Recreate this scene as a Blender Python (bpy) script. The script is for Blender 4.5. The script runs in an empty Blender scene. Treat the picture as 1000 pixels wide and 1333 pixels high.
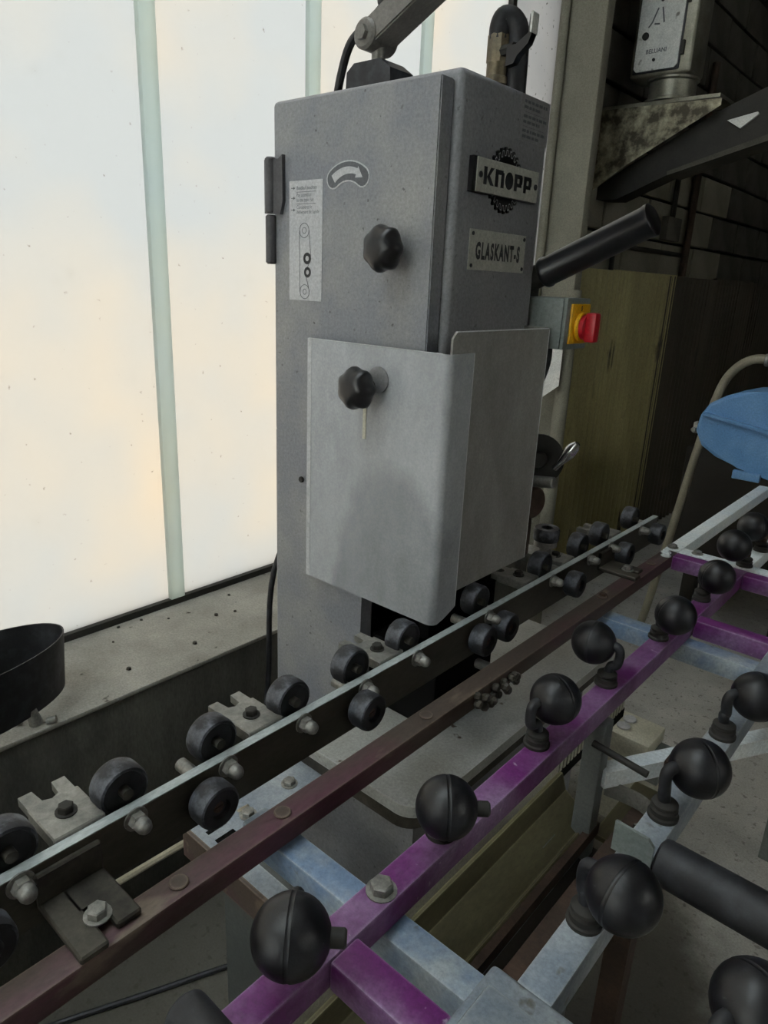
import bpy, bmesh, math, random
from mathutils import Vector, Matrix
random.seed(7)
S = bpy.context.scene
Z0 = 1.8                                   # the grinder's top edge is 1.8 m above the floor; lengths below are metres from its front top corner

# ------------------------------------------------------------------ camera
cam = bpy.data.cameras.new('camera')
cam.sensor_fit = 'VERTICAL'; cam.sensor_height = 36.0; cam.lens = 24.73
cam.clip_start = 0.02; cam.clip_end = 200
camo = bpy.data.objects.new('camera', cam); S.collection.objects.link(camo)
pitch, roll, yaw = math.radians(18.18328), math.radians(2.51112), math.radians(40.59105)
_f = Vector((-math.sin(yaw), math.cos(yaw), 0)); _r = Vector((math.cos(yaw), math.sin(yaw), 0)); _u = Vector((0, 0, 1))
fw = _f*math.cos(pitch) - _u*math.sin(pitch); up = _u*math.cos(pitch) + _f*math.sin(pitch)
rt = _r*math.cos(roll) + up*math.sin(roll); up2 = up*math.cos(roll) - _r*math.sin(roll)
m = Matrix((( rt.x, up2.x, -fw.x, 0.6832), (rt.y, up2.y, -fw.y, -0.9289), (rt.z, up2.z, -fw.z, -0.2965 + Z0), (0, 0, 0, 1)))
camo.matrix_world = m
S.camera = camo

# ------------------------------------------------------------------ sky, exposure
W = bpy.data.worlds.new('sky'); S.world = W; W.use_nodes = True
nt = W.node_tree; nt.nodes.clear()
out = nt.nodes.new('ShaderNodeOutputWorld'); bg = nt.nodes.new('ShaderNodeBackground')
tc = nt.nodes.new('ShaderNodeTexCoord'); sp = nt.nodes.new('ShaderNodeSeparateXYZ'); rp = nt.nodes.new('ShaderNodeValToRGB')
nt.links.new(tc.outputs['Generated'], sp.inputs[0]); nt.links.new(sp.outputs['Z'], rp.inputs[0])
rp.color_ramp.elements[0].position = 0.0; rp.color_ramp.elements[0].color = (1.0, 0.89, 0.76, 1)
rp.color_ramp.elements[1].position = 0.6; rp.color_ramp.elements[1].color = (0.86, 0.95, 1.0, 1)
nt.links.new(rp.outputs[0], bg.inputs[0]); bg.inputs[1].default_value = 8.0
nt.links.new(bg.outputs[0], out.inputs[0])
S.view_settings.view_transform = 'Standard'; S.view_settings.look = 'None'
S.view_settings.gamma = 1.0; S.view_settings.use_curve_mapping = False
S.view_settings.exposure = 0.20
S.cycles.max_bounces = 10; S.cycles.diffuse_bounces = 5; S.cycles.transparent_max_bounces = 12
S.cycles.sample_clamp_indirect = 6.0

# ------------------------------------------------------------------ materials
def lin(c):
    return tuple(((v/255.0)/12.92 if v/255.0 <= 0.04045 else ((v/255.0+0.055)/1.055)**2.4) for v in c) + (1.0,)
MATS = {}
def mat(name, c1, c2=None, scale=6.0, lo=0.38, hi=0.66, rough=0.5, metal=0.0, bump=0.0, bscale=60.0,
        speck=None, sscale=40.0, sthr=0.68, spec=0.5, stretch=None, rvar=0.0, detail=6.0, wear=None, grain=0.16):
    ma = bpy.data.materials.new(name); ma.use_nodes = True; t = ma.node_tree; N = t.nodes; L = t.links
    b = N['Principled BSDF']; c2 = c2 or c1
    tc = N.new('ShaderNodeTexCoord'); co = tc.outputs['Object']
    if stretch:
        mp = N.new('ShaderNodeMapping'); mp.inputs['Scale'].default_value = stretch; L.new(co, mp.inputs[0]); co = mp.outputs[0]
    n = N.new('ShaderNodeTexNoise'); n.inputs['Scale'].default_value = scale; n.inputs['Detail'].default_value = detail; n.inputs['Roughness'].default_value = 0.62
    L.new(co, n.inputs['Vector'])
    r = N.new('ShaderNodeValToRGB'); r.color_ramp.elements[0].position = lo; r.color_ramp.elements[1].position = hi
    r.color_ramp.elements[0].color = lin(c1); r.color_ramp.elements[1].color = lin(c2); L.new(n.outputs['Fac'], r.inputs[0])
    col = r.outputs[0]
    if speck:
        n2 = N.new('ShaderNodeTexNoise'); n2.inputs['Scale'].default_value = sscale; n2.inputs['Detail'].default_value = 4; L.new(co, n2.inputs['Vector'])
        r2 = N.new('ShaderNodeValToRGB'); r2.color_ramp.elements[0].position = sthr; r2.color_ramp.elements[1].position = min(1, sthr+0.07)
        r2.color_ramp.elements[0].color = (0, 0, 0, 1); r2.color_ramp.elements[1].color = (1, 1, 1, 1); L.new(n2.outputs['Fac'], r2.inputs[0])
        mx = N.new('ShaderNodeMix'); mx.data_type = 'RGBA'; L.new(r2.outputs[0], mx.inputs['Factor']); L.new(col, mx.inputs['A']); mx.inputs['B'].default_value = lin(speck)
        col = mx.outputs['Result']
    if wear:       # paint rubbed off along the edges
        bv = N.new('ShaderNodeBevel'); bv.samples = 4; bv.inputs['Radius'].default_value = 0.005
        ge = N.new('ShaderNodeNewGeometry'); dt = N.new('ShaderNodeVectorMath'); dt.operation = 'DOT_PRODUCT'
        L.new(bv.outputs[0], dt.inputs[0]); L.new(ge.outputs['Normal'], dt.inputs[1])
        nw = N.new('ShaderNodeTexNoise'); nw.inputs['Scale'].default_value = 45; nw.inputs['Detail'].default_value = 5; L.new(co, nw.inputs['Vector'])
        ad = N.new('ShaderNodeMath'); ad.operation = 'MULTIPLY_ADD'; ad.inputs[1].default_value = 0.10; L.new(nw.outputs['Fac'], ad.inputs[0]); L.new(dt.outputs['Value'], ad.inputs[2])
        rw = N.new('ShaderNodeMapRange'); rw.inputs['From Min'].default_value = 0.97; rw.inputs['From Max'].default_value = 1.03; rw.inputs['To Min'].default_value = 0.75; rw.inputs['To Max'].default_value = 0.0; L.new(ad.outputs[0], rw.inputs['Value'])
        mw = N.new('ShaderNodeMix'); mw.data_type = 'RGBA'; L.new(rw.outputs[0], mw.inputs['Factor']); L.new(col, mw.inputs['A']); mw.inputs['B'].default_value = lin(wear); col = mw.outputs['Result']
    if grain:      # fine dusty grain
        ng = N.new('ShaderNodeTexNoise'); ng.inputs['Scale'].default_value = 190; ng.inputs['Detail'].default_value = 6; ng.inputs['Roughness'].default_value = 0.75; L.new(co, ng.inputs['Vector'])
        rg = N.new('ShaderNodeMapRange'); rg.inputs['From Min'].default_value = 0.3; rg.inputs['From Max'].default_value = 0.7; rg.inputs['To Min'].default_value = 1-grain*1.6; rg.inputs['To Max'].default_value = 1+grain*1.6; L.new(ng.outputs['Fac'], rg.inputs['Value'])
        mg = N.new('ShaderNodeMix'); mg.data_type = 'RGBA'; mg.blend_type = 'MULTIPLY'; mg.inputs['Factor'].default_value = 1.0; L.new(col, mg.inputs['A']); L.new(rg.outputs[0], mg.inputs['B']); col = mg.outputs['Result']
    L.new(col, b.inputs['Base Color'])
    b.inputs['Roughness'].default_value = rough; b.inputs['Metallic'].default_value = metal; b.inputs['Specular IOR Level'].default_value = spec
    if rvar:
        mr = N.new('ShaderNodeMapRange'); mr.inputs['To Min'].default_value = rough-rvar; mr.inputs['To Max'].default_value = min(1, rough+rvar)
        L.new(n.outputs['Fac'], mr.inputs['Value']); L.new(mr.outputs[0], b.inputs['Roughness'])
    if bump:
        nb = N.new('ShaderNodeTexNoise'); nb.inputs['Scale'].default_value = bscale; nb.inputs['Detail'].default_value = 5; L.new(co, nb.inputs['Vector'])
        bp = N.new('ShaderNodeBump'); bp.inputs['Strength'].default_value = bump; bp.inputs['Distance'].default_value = 0.003
        L.new(nb.outputs['Fac'], bp.inputs['Height']); L.new(bp.outputs[0], b.inputs['Normal'])
    MATS[name] = ma
    return ma
def glassmat(name, col, col2, scale, speck, diffuse, sthr):
    # frosted daylight glass: passes and scatters the outdoor light, dusty specks on it
    ma = bpy.data.materials.new(name); ma.use_nodes = True; t = ma.node_tree; N = t.nodes; L = t.links; N.clear()
    o = N.new('ShaderNodeOutputMaterial'); tl = N.new('ShaderNodeBsdfTranslucent'); df = N.new('ShaderNodeBsdfDiffuse'); mx = N.new('ShaderNodeMixShader')
    tc = N.new('ShaderNodeTexCoord')
    n = N.new('ShaderNodeTexNoise'); n.inputs['Scale'].default_value = scale; n.inputs['Detail'].default_value = 3; L.new(tc.outputs['Object'], n.inputs['Vector'])
    r = N.new('ShaderNodeValToRGB'); r.color_ramp.elements[0].position = 0.36; r.color_ramp.elements[1].position = 0.66
    r.color_ramp.elements[0].color = lin(col); r.color_ramp.elements[1].color = lin(col2); L.new(n.outputs['Fac'], r.inputs[0])
    n2 = N.new('ShaderNodeTexNoise'); n2.inputs['Scale'].default_value = 55; n2.inputs['Detail'].default_value = 3; L.new(tc.outputs['Object'], n2.inputs['Vector'])
    r2 = N.new('ShaderNodeValToRGB'); r2.color_ramp.elements[0].position = sthr; r2.color_ramp.elements[1].position = sthr+0.09
    r2.color_ramp.elements[0].color = (0, 0, 0, 1); r2.color_ramp.elements[1].color = (1, 1, 1, 1); L.new(n2.outputs['Fac'], r2.inputs[0])
    mc = N.new('ShaderNodeMix'); mc.data_type = 'RGBA'; L.new(r2.outputs[0], mc.inputs['Factor']); L.new(r.outputs[0], mc.inputs['A']); mc.inputs['B'].default_value = lin(speck)
    L.new(mc.outputs['Result'], tl.inputs[0]); L.new(mc.outputs['Result'], df.inputs[0])
    mx.inputs[0].default_value = diffuse; L.new(tl.outputs[0], mx.inputs[1]); L.new(df.outputs[0], mx.inputs[2]); L.new(mx.outputs[0], o.inputs[0])
    MATS[name] = ma
    return ma
def guardmat(name, wipe, ca, cb):
    # scratched clear plastic sheet under a film of grinding dust
    ma = bpy.data.materials.new(name); ma.use_nodes = True; t = ma.node_tree; N = t.nodes; L = t.links; N.clear()
    o = N.new('ShaderNodeOutputMaterial'); tr = N.new('ShaderNodeBsdfTransparent'); pb = N.new('ShaderNodeBsdfPrincipled'); mx = N.new('ShaderNodeMixShader')
    tr.inputs[0].default_value = (0.92, 0.93, 0.95, 1)
    tc = N.new('ShaderNodeTexCoord')
    n = N.new('ShaderNodeTexNoise'); n.inputs['Scale'].default_value = 9; n.inputs['Detail'].default_value = 8; n.inputs['Roughness'].default_value = 0.7
    mp = N.new('ShaderNodeMapping'); mp.inputs['Scale'].default_value = (1.2, 1.2, 0.55); L.new(tc.outputs['Object'], mp.inputs[0]); L.new(mp.outputs[0], n.inputs['Vector'])
    mr = N.new('ShaderNodeMapRange'); mr.inputs['From Min'].default_value = 0.3; mr.inputs['From Max'].default_value = 0.7
    mr.inputs['To Min'].default_value = 0.52; mr.inputs['To Max'].default_value = 0.80
    L.new(n.outputs['Fac'], mr.inputs['Value'])
    # the sheet is wiped clean in one arch in front of the belt
    m2 = N.new('ShaderNodeMapping'); m2.inputs['Location'].default_value = wipe[0]; m2.inputs['Scale'].default_value = wipe[1]
    nz = N.new('ShaderNodeTexNoise'); nz.inputs['Scale'].default_value = 14; nz.inputs['Detail'].default_value = 4; L.new(tc.outputs['Object'], nz.inputs['Vector'])
    vm = N.new('ShaderNodeVectorMath'); vm.operation = 'MULTIPLY_ADD'; vm.inputs[1].default_value = (0.05, 0.05, 0.05); L.new(nz.outputs['Color'], vm.inputs[0]); L.new(tc.outputs['Object'], vm.inputs[2])
    L.new(vm.outputs[0], m2.inputs[0]); ln = N.new('ShaderNodeVectorMath'); ln.operation = 'LENGTH'; L.new(m2.outputs[0], ln.inputs[0])
    r3 = N.new('ShaderNodeMapRange'); r3.inputs['From Min'].default_value = 0.90; r3.inputs['From Max'].default_value = 1.08; r3.inputs['To Min'].default_value = 0.66; r3.inputs['To Max'].default_value = 1.0; L.new(ln.outputs['Value'], r3.inputs['Value'])
    mm = N.new('ShaderNodeMath'); mm.operation = 'MULTIPLY'; L.new(mr.outputs[0], mm.inputs[0]); L.new(r3.outputs[0], mm.inputs[1]); L.new(mm.outputs[0], mx.inputs[0])
    n2 = N.new('ShaderNodeTexNoise'); n2.inputs['Scale'].default_value = 260; n2.inputs['Detail'].default_value = 3; L.new(tc.outputs['Object'], n2.inputs['Vector'])
    r = N.new('ShaderNodeValToRGB'); r.color_ramp.elements[0].position = 0.35; r.color_ramp.elements[1].position = 0.75
    r.color_ramp.elements[0].color = lin(ca); r.color_ramp.elements[1].color = lin(cb); L.new(n2.outputs['Fac'], r.inputs[0])
    L.new(r.outputs[0], pb.inputs['Base Color']); pb.inputs['Roughness'].default_value = 0.42; pb.inputs['Specular IOR Level'].default_value = 0.4
    L.new(tr.outputs[0], mx.inputs[1]); L.new(pb.outputs[0], mx.inputs[2]); L.new(mx.outputs[0], o.inputs[0])
    MATS[name] = ma
    return ma

glassmat('frosted_glass', (167, 168, 168), (182, 173, 161), 1.3, (120, 114, 106), 0.10, 0.70)
glassmat('fill_glass', (225, 228, 230), (230, 230, 226), 1.1, (150, 146, 140), 0.08, 0.72)  # glass of the added, out-of-view openings that give fill light
glassmat('glass_flange', (226, 234, 233), (228, 235, 230), 3.0, (190, 200, 196), 0.15, 0.75)
glassmat('dirty_pane', (150, 150, 150), (158, 157, 156), 4.0, (70, 68, 66), 0.2, 0.66)
guardmat('dusty_plastic', ((-0.58, 0.0, 0.78), (7.6, 0.0, 3.75)), (186, 189, 194), (206, 208, 210))
guardmat('dusty_plastic_side', ((9.0, 0.0, 0.0), (1.0, 1.0, 1.0)), (160, 158, 154), (178, 176, 170))
mat('grey_paint', (122, 123, 128), (136, 136, 138), 5, speck=(92, 92, 94), sscale=90, sthr=0.66, rough=0.48, bump=0.05, bscale=220)
mat('door_paint', (124, 126, 133), (150, 149, 147), 5, lo=0.44, hi=0.70, speck=(80, 79, 80), sscale=70, sthr=0.67, rough=0.46, bump=0.05, bscale=200)
mat('grey_box', (112, 120, 118), (128, 134, 130), 9, rough=0.45)
mat('black_rubber', (24, 25, 29), (58, 60, 66), 30, lo=0.45, hi=0.8, rough=0.55, bump=0.15, bscale=120)
mat('ball_rubber', (12, 12, 16), (44, 45, 50), 26, lo=0.46, hi=0.80, rough=0.40, bump=0.12, bscale=160, speck=(92, 92, 92), sscale=70, sthr=0.70, rvar=0.12)
mat('tyre_rubber', (30, 31, 36), (112, 116, 124), 30, lo=0.48, hi=0.74, rough=0.6, bump=0.2, bscale=140, speck=(120, 120, 118), sscale=80, sthr=0.72)
mat('black_plastic', (15, 15, 18), (24, 24, 28), 20, rough=0.30)
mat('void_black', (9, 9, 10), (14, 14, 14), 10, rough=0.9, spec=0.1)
mat('bare_steel', (118, 118, 114), (150, 148, 142), 26, rough=0.46, metal=0.55, bump=0.1, bscale=120, rvar=0.1)
mat('bar_steel', (58, 55, 48), (76, 73, 64), 14, rough=0.5, metal=0.35, speck=(70, 58, 46), sscale=35, sthr=0.68, bump=0.08, stretch=(1, 0.4, 1))
mat('bar_edge', (160, 168, 168), (184, 190, 190), 14, rough=0.5, metal=0.2, speck=(120, 116, 104), sscale=35, sthr=0.66, stretch=(1, 0.4, 1))
mat('room_wall', (146, 143, 134), (160, 157, 148), 2, rough=0.95, spec=0.1)
mat('chrome', (190, 190, 192), (205, 205, 205), 10, rough=0.18, metal=1.0)
mat('brass', (104, 96, 80), (128, 116, 94), 40, rough=0.45, metal=0.5, bump=0.1)
mat('rail_rust', (74, 63, 56), (84, 46, 60), 5, lo=0.50, hi=0.66, rough=0.6, speck=(106, 92, 80), sscale=22, sthr=0.62, bump=0.1, stretch=(1, 0.35, 1), wear=(120, 104, 90))
mat('purple_paint', (100, 32, 102), (140, 112, 148), 6, lo=0.44, hi=0.66, rough=0.5, speck=(172, 156, 174), sscale=60, sthr=0.68, bump=0.08, wear=(168, 146, 176))
mat('blue_grey_paint', (110, 132, 160), (160, 168, 172), 7, lo=0.42, hi=0.60, rough=0.46, speck=(98, 100, 98), sscale=50, sthr=0.68, bump=0.08, wear=(176, 182, 184))
mat('white_paint', (208, 217, 222), (224, 227, 227), 9, rough=0.45, speck=(110, 104, 96), sscale=40, sthr=0.70, wear=(214, 218, 218))
mat('aluminium', (120, 130, 142), (156, 162, 166), 8, rough=0.45, metal=0.2, speck=(96, 92, 84), sscale=30, sthr=0.66, wear=(172, 176, 178))
mat('concrete', (158, 156, 150), (186, 183, 176), 3.5, rough=0.9, speck=(136, 133, 127), sscale=50, sthr=0.60, bump=0.35, bscale=45, spec=0.2)
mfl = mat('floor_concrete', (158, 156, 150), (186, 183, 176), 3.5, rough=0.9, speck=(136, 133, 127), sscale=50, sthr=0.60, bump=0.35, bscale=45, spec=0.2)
def floor_shade(ma, centre, radii):
    # shade painted into the floor colour around the machine (floor coordinates)
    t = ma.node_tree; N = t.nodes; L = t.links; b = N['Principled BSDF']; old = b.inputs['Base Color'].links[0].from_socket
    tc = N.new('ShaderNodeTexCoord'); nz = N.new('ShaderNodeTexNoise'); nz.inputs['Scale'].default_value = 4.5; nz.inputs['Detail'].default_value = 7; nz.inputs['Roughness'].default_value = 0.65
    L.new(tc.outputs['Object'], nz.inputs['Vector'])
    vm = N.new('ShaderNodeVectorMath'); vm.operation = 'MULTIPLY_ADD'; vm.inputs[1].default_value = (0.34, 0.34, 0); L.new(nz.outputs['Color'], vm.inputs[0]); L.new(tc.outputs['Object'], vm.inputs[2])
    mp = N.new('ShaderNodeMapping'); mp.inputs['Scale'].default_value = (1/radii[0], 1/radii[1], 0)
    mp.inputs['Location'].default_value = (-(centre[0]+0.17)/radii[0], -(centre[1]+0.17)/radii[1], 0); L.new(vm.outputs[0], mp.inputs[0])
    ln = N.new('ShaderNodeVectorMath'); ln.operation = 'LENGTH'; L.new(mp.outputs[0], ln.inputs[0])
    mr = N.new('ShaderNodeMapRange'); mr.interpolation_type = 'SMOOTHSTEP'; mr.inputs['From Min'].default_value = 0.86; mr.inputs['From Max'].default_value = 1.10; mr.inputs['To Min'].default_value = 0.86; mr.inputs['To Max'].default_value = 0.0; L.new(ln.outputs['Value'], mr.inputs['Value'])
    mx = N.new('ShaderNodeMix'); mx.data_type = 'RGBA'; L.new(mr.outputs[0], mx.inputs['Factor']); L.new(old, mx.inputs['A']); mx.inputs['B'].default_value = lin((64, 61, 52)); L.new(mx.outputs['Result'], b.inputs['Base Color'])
floor_shade(mfl, (-2.125, -1.90), (0.68, 1.40))
mat('ledge_plaster', (138, 135, 128), (164, 161, 153), 5, rough=0.9, speck=(70, 66, 60), sscale=30, sthr=0.67, bump=0.3, bscale=40, spec=0.2)
mat('parapet', (74, 74, 70), (100, 100, 92), 7, rough=0.9, stretch=(1, 1, 0.35), spec=0.2, bump=0.15)
mat('wall_dark', (54, 52, 48), (70, 68, 62), 3, rough=0.95, spec=0.1, bump=0.2, bscale=30)
mat('block', (76, 74, 69), (94, 92, 85), 4, rough=0.95, spec=0.1, bump=0.3, bscale=30)
mat('mortar', (30, 29, 27), (40, 38, 35), 6, rough=1.0, spec=0.1)
mat('plaster_white', (120, 117, 105), (138, 135, 122), 3, rough=0.85, speck=(110, 104, 90), sscale=9, sthr=0.68, spec=0.2)
mat('corrugated', (146, 139, 94), (172, 163, 114), 3, rough=0.5, stretch=(1, 1, 0.4), speck=(50, 48, 36), sscale=5, sthr=0.66)
mat('shade_dark', (36, 33, 29), (46, 42, 37), 8, rough=0.8)  # near-black for added boxes and sheets that stand in for deep shade
mat('corrugated_dark', (58, 52, 42), (74, 66, 54), 3, rough=0.6, stretch=(1, 1, 0.4), speck=(40, 36, 30), sscale=5, sthr=0.66)
mat('leg_dark', (66, 70, 69), (80, 84, 82), 8, rough=0.5)
mat('leg_grey', (84, 88, 87), (98, 102, 100), 8, rough=0.5)
mat('slab_steel', (158, 158, 152), (178, 180, 178), 7, rough=0.42, metal=0.2, speck=(78, 66, 50), sscale=40, sthr=0.66, bump=0.06, wear=(190, 190, 186))
mat('trough_paint', (72, 68, 48), (98, 93, 68), 8, rough=0.5, metal=0.1, stretch=(1, 0.3, 1), speck=(70, 62, 44), sscale=16, sthr=0.66, wear=(140, 132, 102))
mat('rust', (58, 46, 38), (78, 60, 50), 14, rough=0.85, bump=0.4, bscale=60)
mat('beige', (186, 184, 166), (204, 202, 186), 6, rough=0.55)
mat('blue_paint', (84, 130, 178), (112, 152, 194), 6, lo=0.4, hi=0.7, rough=0.42, speck=(74, 90, 110), sscale=30, sthr=0.70)
mat('grey_hose', (128, 122, 106), (146, 140, 122), 10, rough=0.6)
mat('tyre_face', (20, 20, 24), (40, 40, 44), 30, rough=0.7, bump=0.2)
mat('edge_glint', (196, 198, 200), (206, 208, 208), 10, rough=0.35)  # pale colour paints in the light caught by the cut sheet edges
mat('hinge_grey', (70, 69, 73), (82, 81, 84), 20, rough=0.5)
mat('grimy_steel', (42, 39, 33), (76, 72, 63), 16, rough=0.6, metal=0.2, bump=0.15)
mat('lamp_taupe', (104, 101, 97), (118, 115, 110), 12, rough=0.5)
mat('yellow', (226, 168, 20), (232, 176, 30), 10, rough=0.4)
mat('red', (176, 24, 38), (190, 30, 44), 10, rough=0.35)
mat('sticker_white', (176, 178, 182), (190, 190, 192), 20, rough=0.5)
mat('sticker_grey', (128, 128, 130), (138, 138, 140), 20, rough=0.5)
mat('print_black', (34, 35, 40), (42, 43, 48), 20, rough=0.5)
mat('print_grey', (84, 86, 92), (92, 94, 98), 20, rough=0.5)
mat('plate_silver', (166, 166, 158), (178, 178, 170), 30, rough=0.45)
mat('box_white', (196, 198, 196), (216, 216, 212), 10, lo=0.35, hi=0.6, rough=0.5, speck=(120, 118, 110), sscale=24, sthr=0.64)
mat('box_metal', (118, 116, 104), (150, 148, 136), 9, rough=0.42, metal=0.6)
mat('hood_dirty', (70, 64, 50), (190, 184, 158), 13, lo=0.42, hi=0.66, rough=0.55, metal=0.2, bump=0.2)
mat('beam_dark', (34, 33, 30), (46, 44, 40), 9, rough=0.7)

# ------------------------------------------------------------------ mesh helpers (absolute metres, z from the grinder's top)
ORI = {}
def V(*a): return Vector(a)
def link(o, parent, org):
    S.collection.objects.link(o)
    if parent is None:
        o.location = (org[0], org[1], org[2] + Z0)
    else:
        o.parent = parent; o.location = Vector(org) - ORI[parent.name]
    ORI[o.name] = Vector(org)
    return o
def thing(name, org, label, cat, group=None):
    o = bpy.data.objects.new(name, None); o.empty_display_size = 0.05
    link(o, None, org); o['label'] = label; o['category'] = cat
    if group: o['group'] = group
    return o
def tag(o, label, cat, group=None):
    o['label'] = label; o['category'] = cat
    if group: o['group'] = group
    return o
def mk(name, bm, material, parent=None, org=None, angle=35):
    bmesh.ops.recalc_face_normals(bm, faces=bm.faces[:])
    xs = [v.co for v in bm.verts]
    if org is None:
        a = [min(c[i] for c in xs) for i in range(3)]; b = [max(c[i] for c in xs) for i in range(3)]
        org = ((a[0]+b[0])/2, (a[1]+b[1])/2, a[2] if parent is None else (a[2]+b[2])/2)
    bmesh.ops.translate(bm, verts=bm.verts[:], vec=-Vector(org))
    me = bpy.data.meshes.new(name); bm.to_mesh(me); bm.free()
    me.materials.append(MATS[material])
    if angle: me.shade_smooth(); me.set_sharp_from_angle(angle=math.radians(angle))
    return link(bpy.data.objects.new(name, me), parent, org)
def dup(src, parent, org, rot=None):
    o = src.copy(); S.collection.objects.link(o)
    if parent is None: o.location = (org[0], org[1], org[2]+Z0)
    else: o.parent = parent; o.location = Vector(org) - ORI[parent.name]
    ORI[o.name] = Vector(org)
    if rot is not None: o.rotation_euler = rot
    for ch in list(src.children):
        c = ch.copy(); S.collection.objects.link(c); c.parent = o
        ORI[c.name] = Vector(org) + Vector(ch.location)
    return o
def struct(o): o['kind'] = 'structure'; return o
def box(bm, lo, hi, bev=0.0, seg=2):
    v = [bm.verts.new((x, y, z)) for x in (lo[0], hi[0]) for y in (lo[1], hi[1]) for z in (lo[2], hi[2])]
    fs = [bm.faces.new([v[i] for i in q]) for q in ((0,1,3,2), (4,6,7,5), (0,4,5,1), (2,3,7,6), (0,2,6,4), (1,5,7,3))]
    if bev:
        es = list({e for f in fs for e in f.edges})
        bmesh.ops.bevel(bm, geom=es, offset=bev, segments=seg, profile=0.5, affect='EDGES')
    return bm
def B(lo, hi, bev=0.0, seg=2): return box(bmesh.new(), lo, hi, bev, seg)
def frame_of(ax):
    ax = Vector(ax).normalized(); t = Vector((0, 0, 1)) if abs(ax.z) < 0.9 else Vector((1, 0, 0))
    a = ax.cross(t).normalized(); b = ax.cross(a).normalized()
    return ax, a, b
def lathe(bm, prof, org, axis, seg=24, star=0, amp=0.0, ph=0.0):
    ax, a, b = frame_of(axis); org = Vector(org); rings = []
    for (r, h) in prof:
        if r < 1e-6: rings.append([bm.verts.new(org + ax*h)])
        else:
            rr = []
            for i in range(seg):
                t = 2*math.pi*i/seg + ph; q = r*(1+amp*math.cos(star*t)) if star else r
                rr.append(bm.verts.new(org + ax*h + a*(q*math.cos(t)) + b*(q*math.sin(t))))
            rings.append(rr)
    for A, C in zip(rings, rings[1:]):
        n = max(len(A), len(C))
        for i in range(n):
            j = (i+1) % n
            if len(A) == 1 and len(C) == 1: continue
            if len(A) == 1: bm.faces.new((A[0], C[i], C[j]))
            elif len(C) == 1: bm.faces.new((A[i], A[j], C[0]))
            else: bm.faces.new((A[i], A[j], C[j], C[i]))
    return bm
def cyl(bm, p0, p1, r, seg=20, r2=None, bev=0.0):
    p0 = Vector(p0); p1 = Vector(p1); h = (p1-p0).length; r2 = r if r2 is None else r2
    if bev: pr = [(0, 0), (r-bev, 0), (r, bev), (r2, h-bev), (r2-bev, h), (0, h)]
    else: pr = [(0, 0), (r, 0), (r2, h), (0, h)]
    return lathe(bm, pr, p0, p1-p0, seg)
def smooth_path(pts, n=6):
    P = [Vector(p) for p in pts]; out = []
    for i in range(len(P)-1):
        p0 = P[max(i-1, 0)]; p1 = P[i]; p2 = P[i+1]; p3 = P[min(i+2, len(P)-1)]
        for k in range(n):
            t = k/n
            out.append(0.5*((2*p1)+(p2-p0)*t+(2*p0-5*p1+4*p2-p3)*t*t+(3*p1-p0-3*p2+p3)*t**3))
    out.append(P[-1]); return out
def tube(bm, pts, r, seg=10, n=6, smooth=True):
    P = smooth_path(pts, n) if smooth else [Vector(p) for p in pts]
    rings = []; prev = None
    for i, p in enumerate(P):
        d = (P[min(i+1, len(P)-1)] - P[max(i-1, 0)]).normalized()
        if prev is None: _, a, b = frame_of(d)
        else:
            a = (prev - d*prev.dot(d)).normalized(); b = d.cross(a)
        prev = a
        rings.append([bm.verts.new(p + a*(r*math.cos(2*math.pi*k/seg)) + b*(r*math.sin(2*math.pi*k/seg))) for k in range(seg)])
    for A, C in zip(rings, rings[1:]):
        for k in range(seg): bm.faces.new((A[k], A[(k+1) % seg], C[(k+1) % seg], C[k]))
    bm.faces.new(rings[0]); bm.faces.new(rings[-1][::-1])
    return bm
def prism(bm, poly, org, ea, eb, en, d):
    # polygon in the plane (ea, eb) through org, extruded by d along en
    org, ea, eb, en = map(Vector, (org, ea, eb, en))
    lo = [bm.verts.new(org + ea*x + eb*y) for x, y in poly]; hi = [bm.verts.new(v.co + en*d) for v in lo]
    bm.faces.new(lo); bm.faces.new(hi[::-1]); n = len(poly)
    for i in range(n): bm.faces.new((lo[i], hi[i], hi[(i+1) % n], lo[(i+1) % n]))
    return bm
def ringflat(bm, c, ro, ri, org, ea, eb, en, d, seg=28, sx=1.0):
    org, ea, eb, en = map(Vector, (org, ea, eb, en)); R = []
    for k in range(seg):
        t = 2*math.pi*k/seg; q = []
        for r in (ro, ri):
            p = org + ea*(c[0]+sx*r*math.cos(t)) + eb*(c[1]+r*math.sin(t))
            q += [bm.verts.new(p), bm.verts.new(p+en*d)]
        R.append(q)
    for k in range(seg):
        A = R[k]; C = R[(k+1) % seg]
        for i, j in ((0, 1), (1, 3), (3, 2), (2, 0)): bm.faces.new((A[i], A[j], C[j], C[i]))
    return bm
def text_bm(bm, s, size, org, ea, eb, en, d, xs=1.0, bold=0.0, align='LEFT', space=1.0):
    cu = bpy.data.curves.new('t', 'FONT'); cu.body = s; cu.size = size; cu.offset = bold; cu.align_x = align; cu.space_character = space; cu.resolution_u = 3
    o = bpy.data.objects.new('t', cu); S.collection.objects.link(o)
    me = bpy.data.meshes.new_from_object(o.evaluated_get(bpy.context.evaluated_depsgraph_get()))
    org, ea, eb, en = map(Vector, (org, ea, eb, en))
    vs = [bm.verts.new(org + ea*(v.co.x*xs) + eb*v.co.y + en*d) for v in me.vertices]
    for p in me.polygons:
        try: bm.faces.new([vs[i] for i in p.vertices])
        except ValueError: pass
    bpy.data.objects.remove(o); bpy.data.curves.remove(cu); bpy.data.meshes.remove(me)
    return bm
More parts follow.
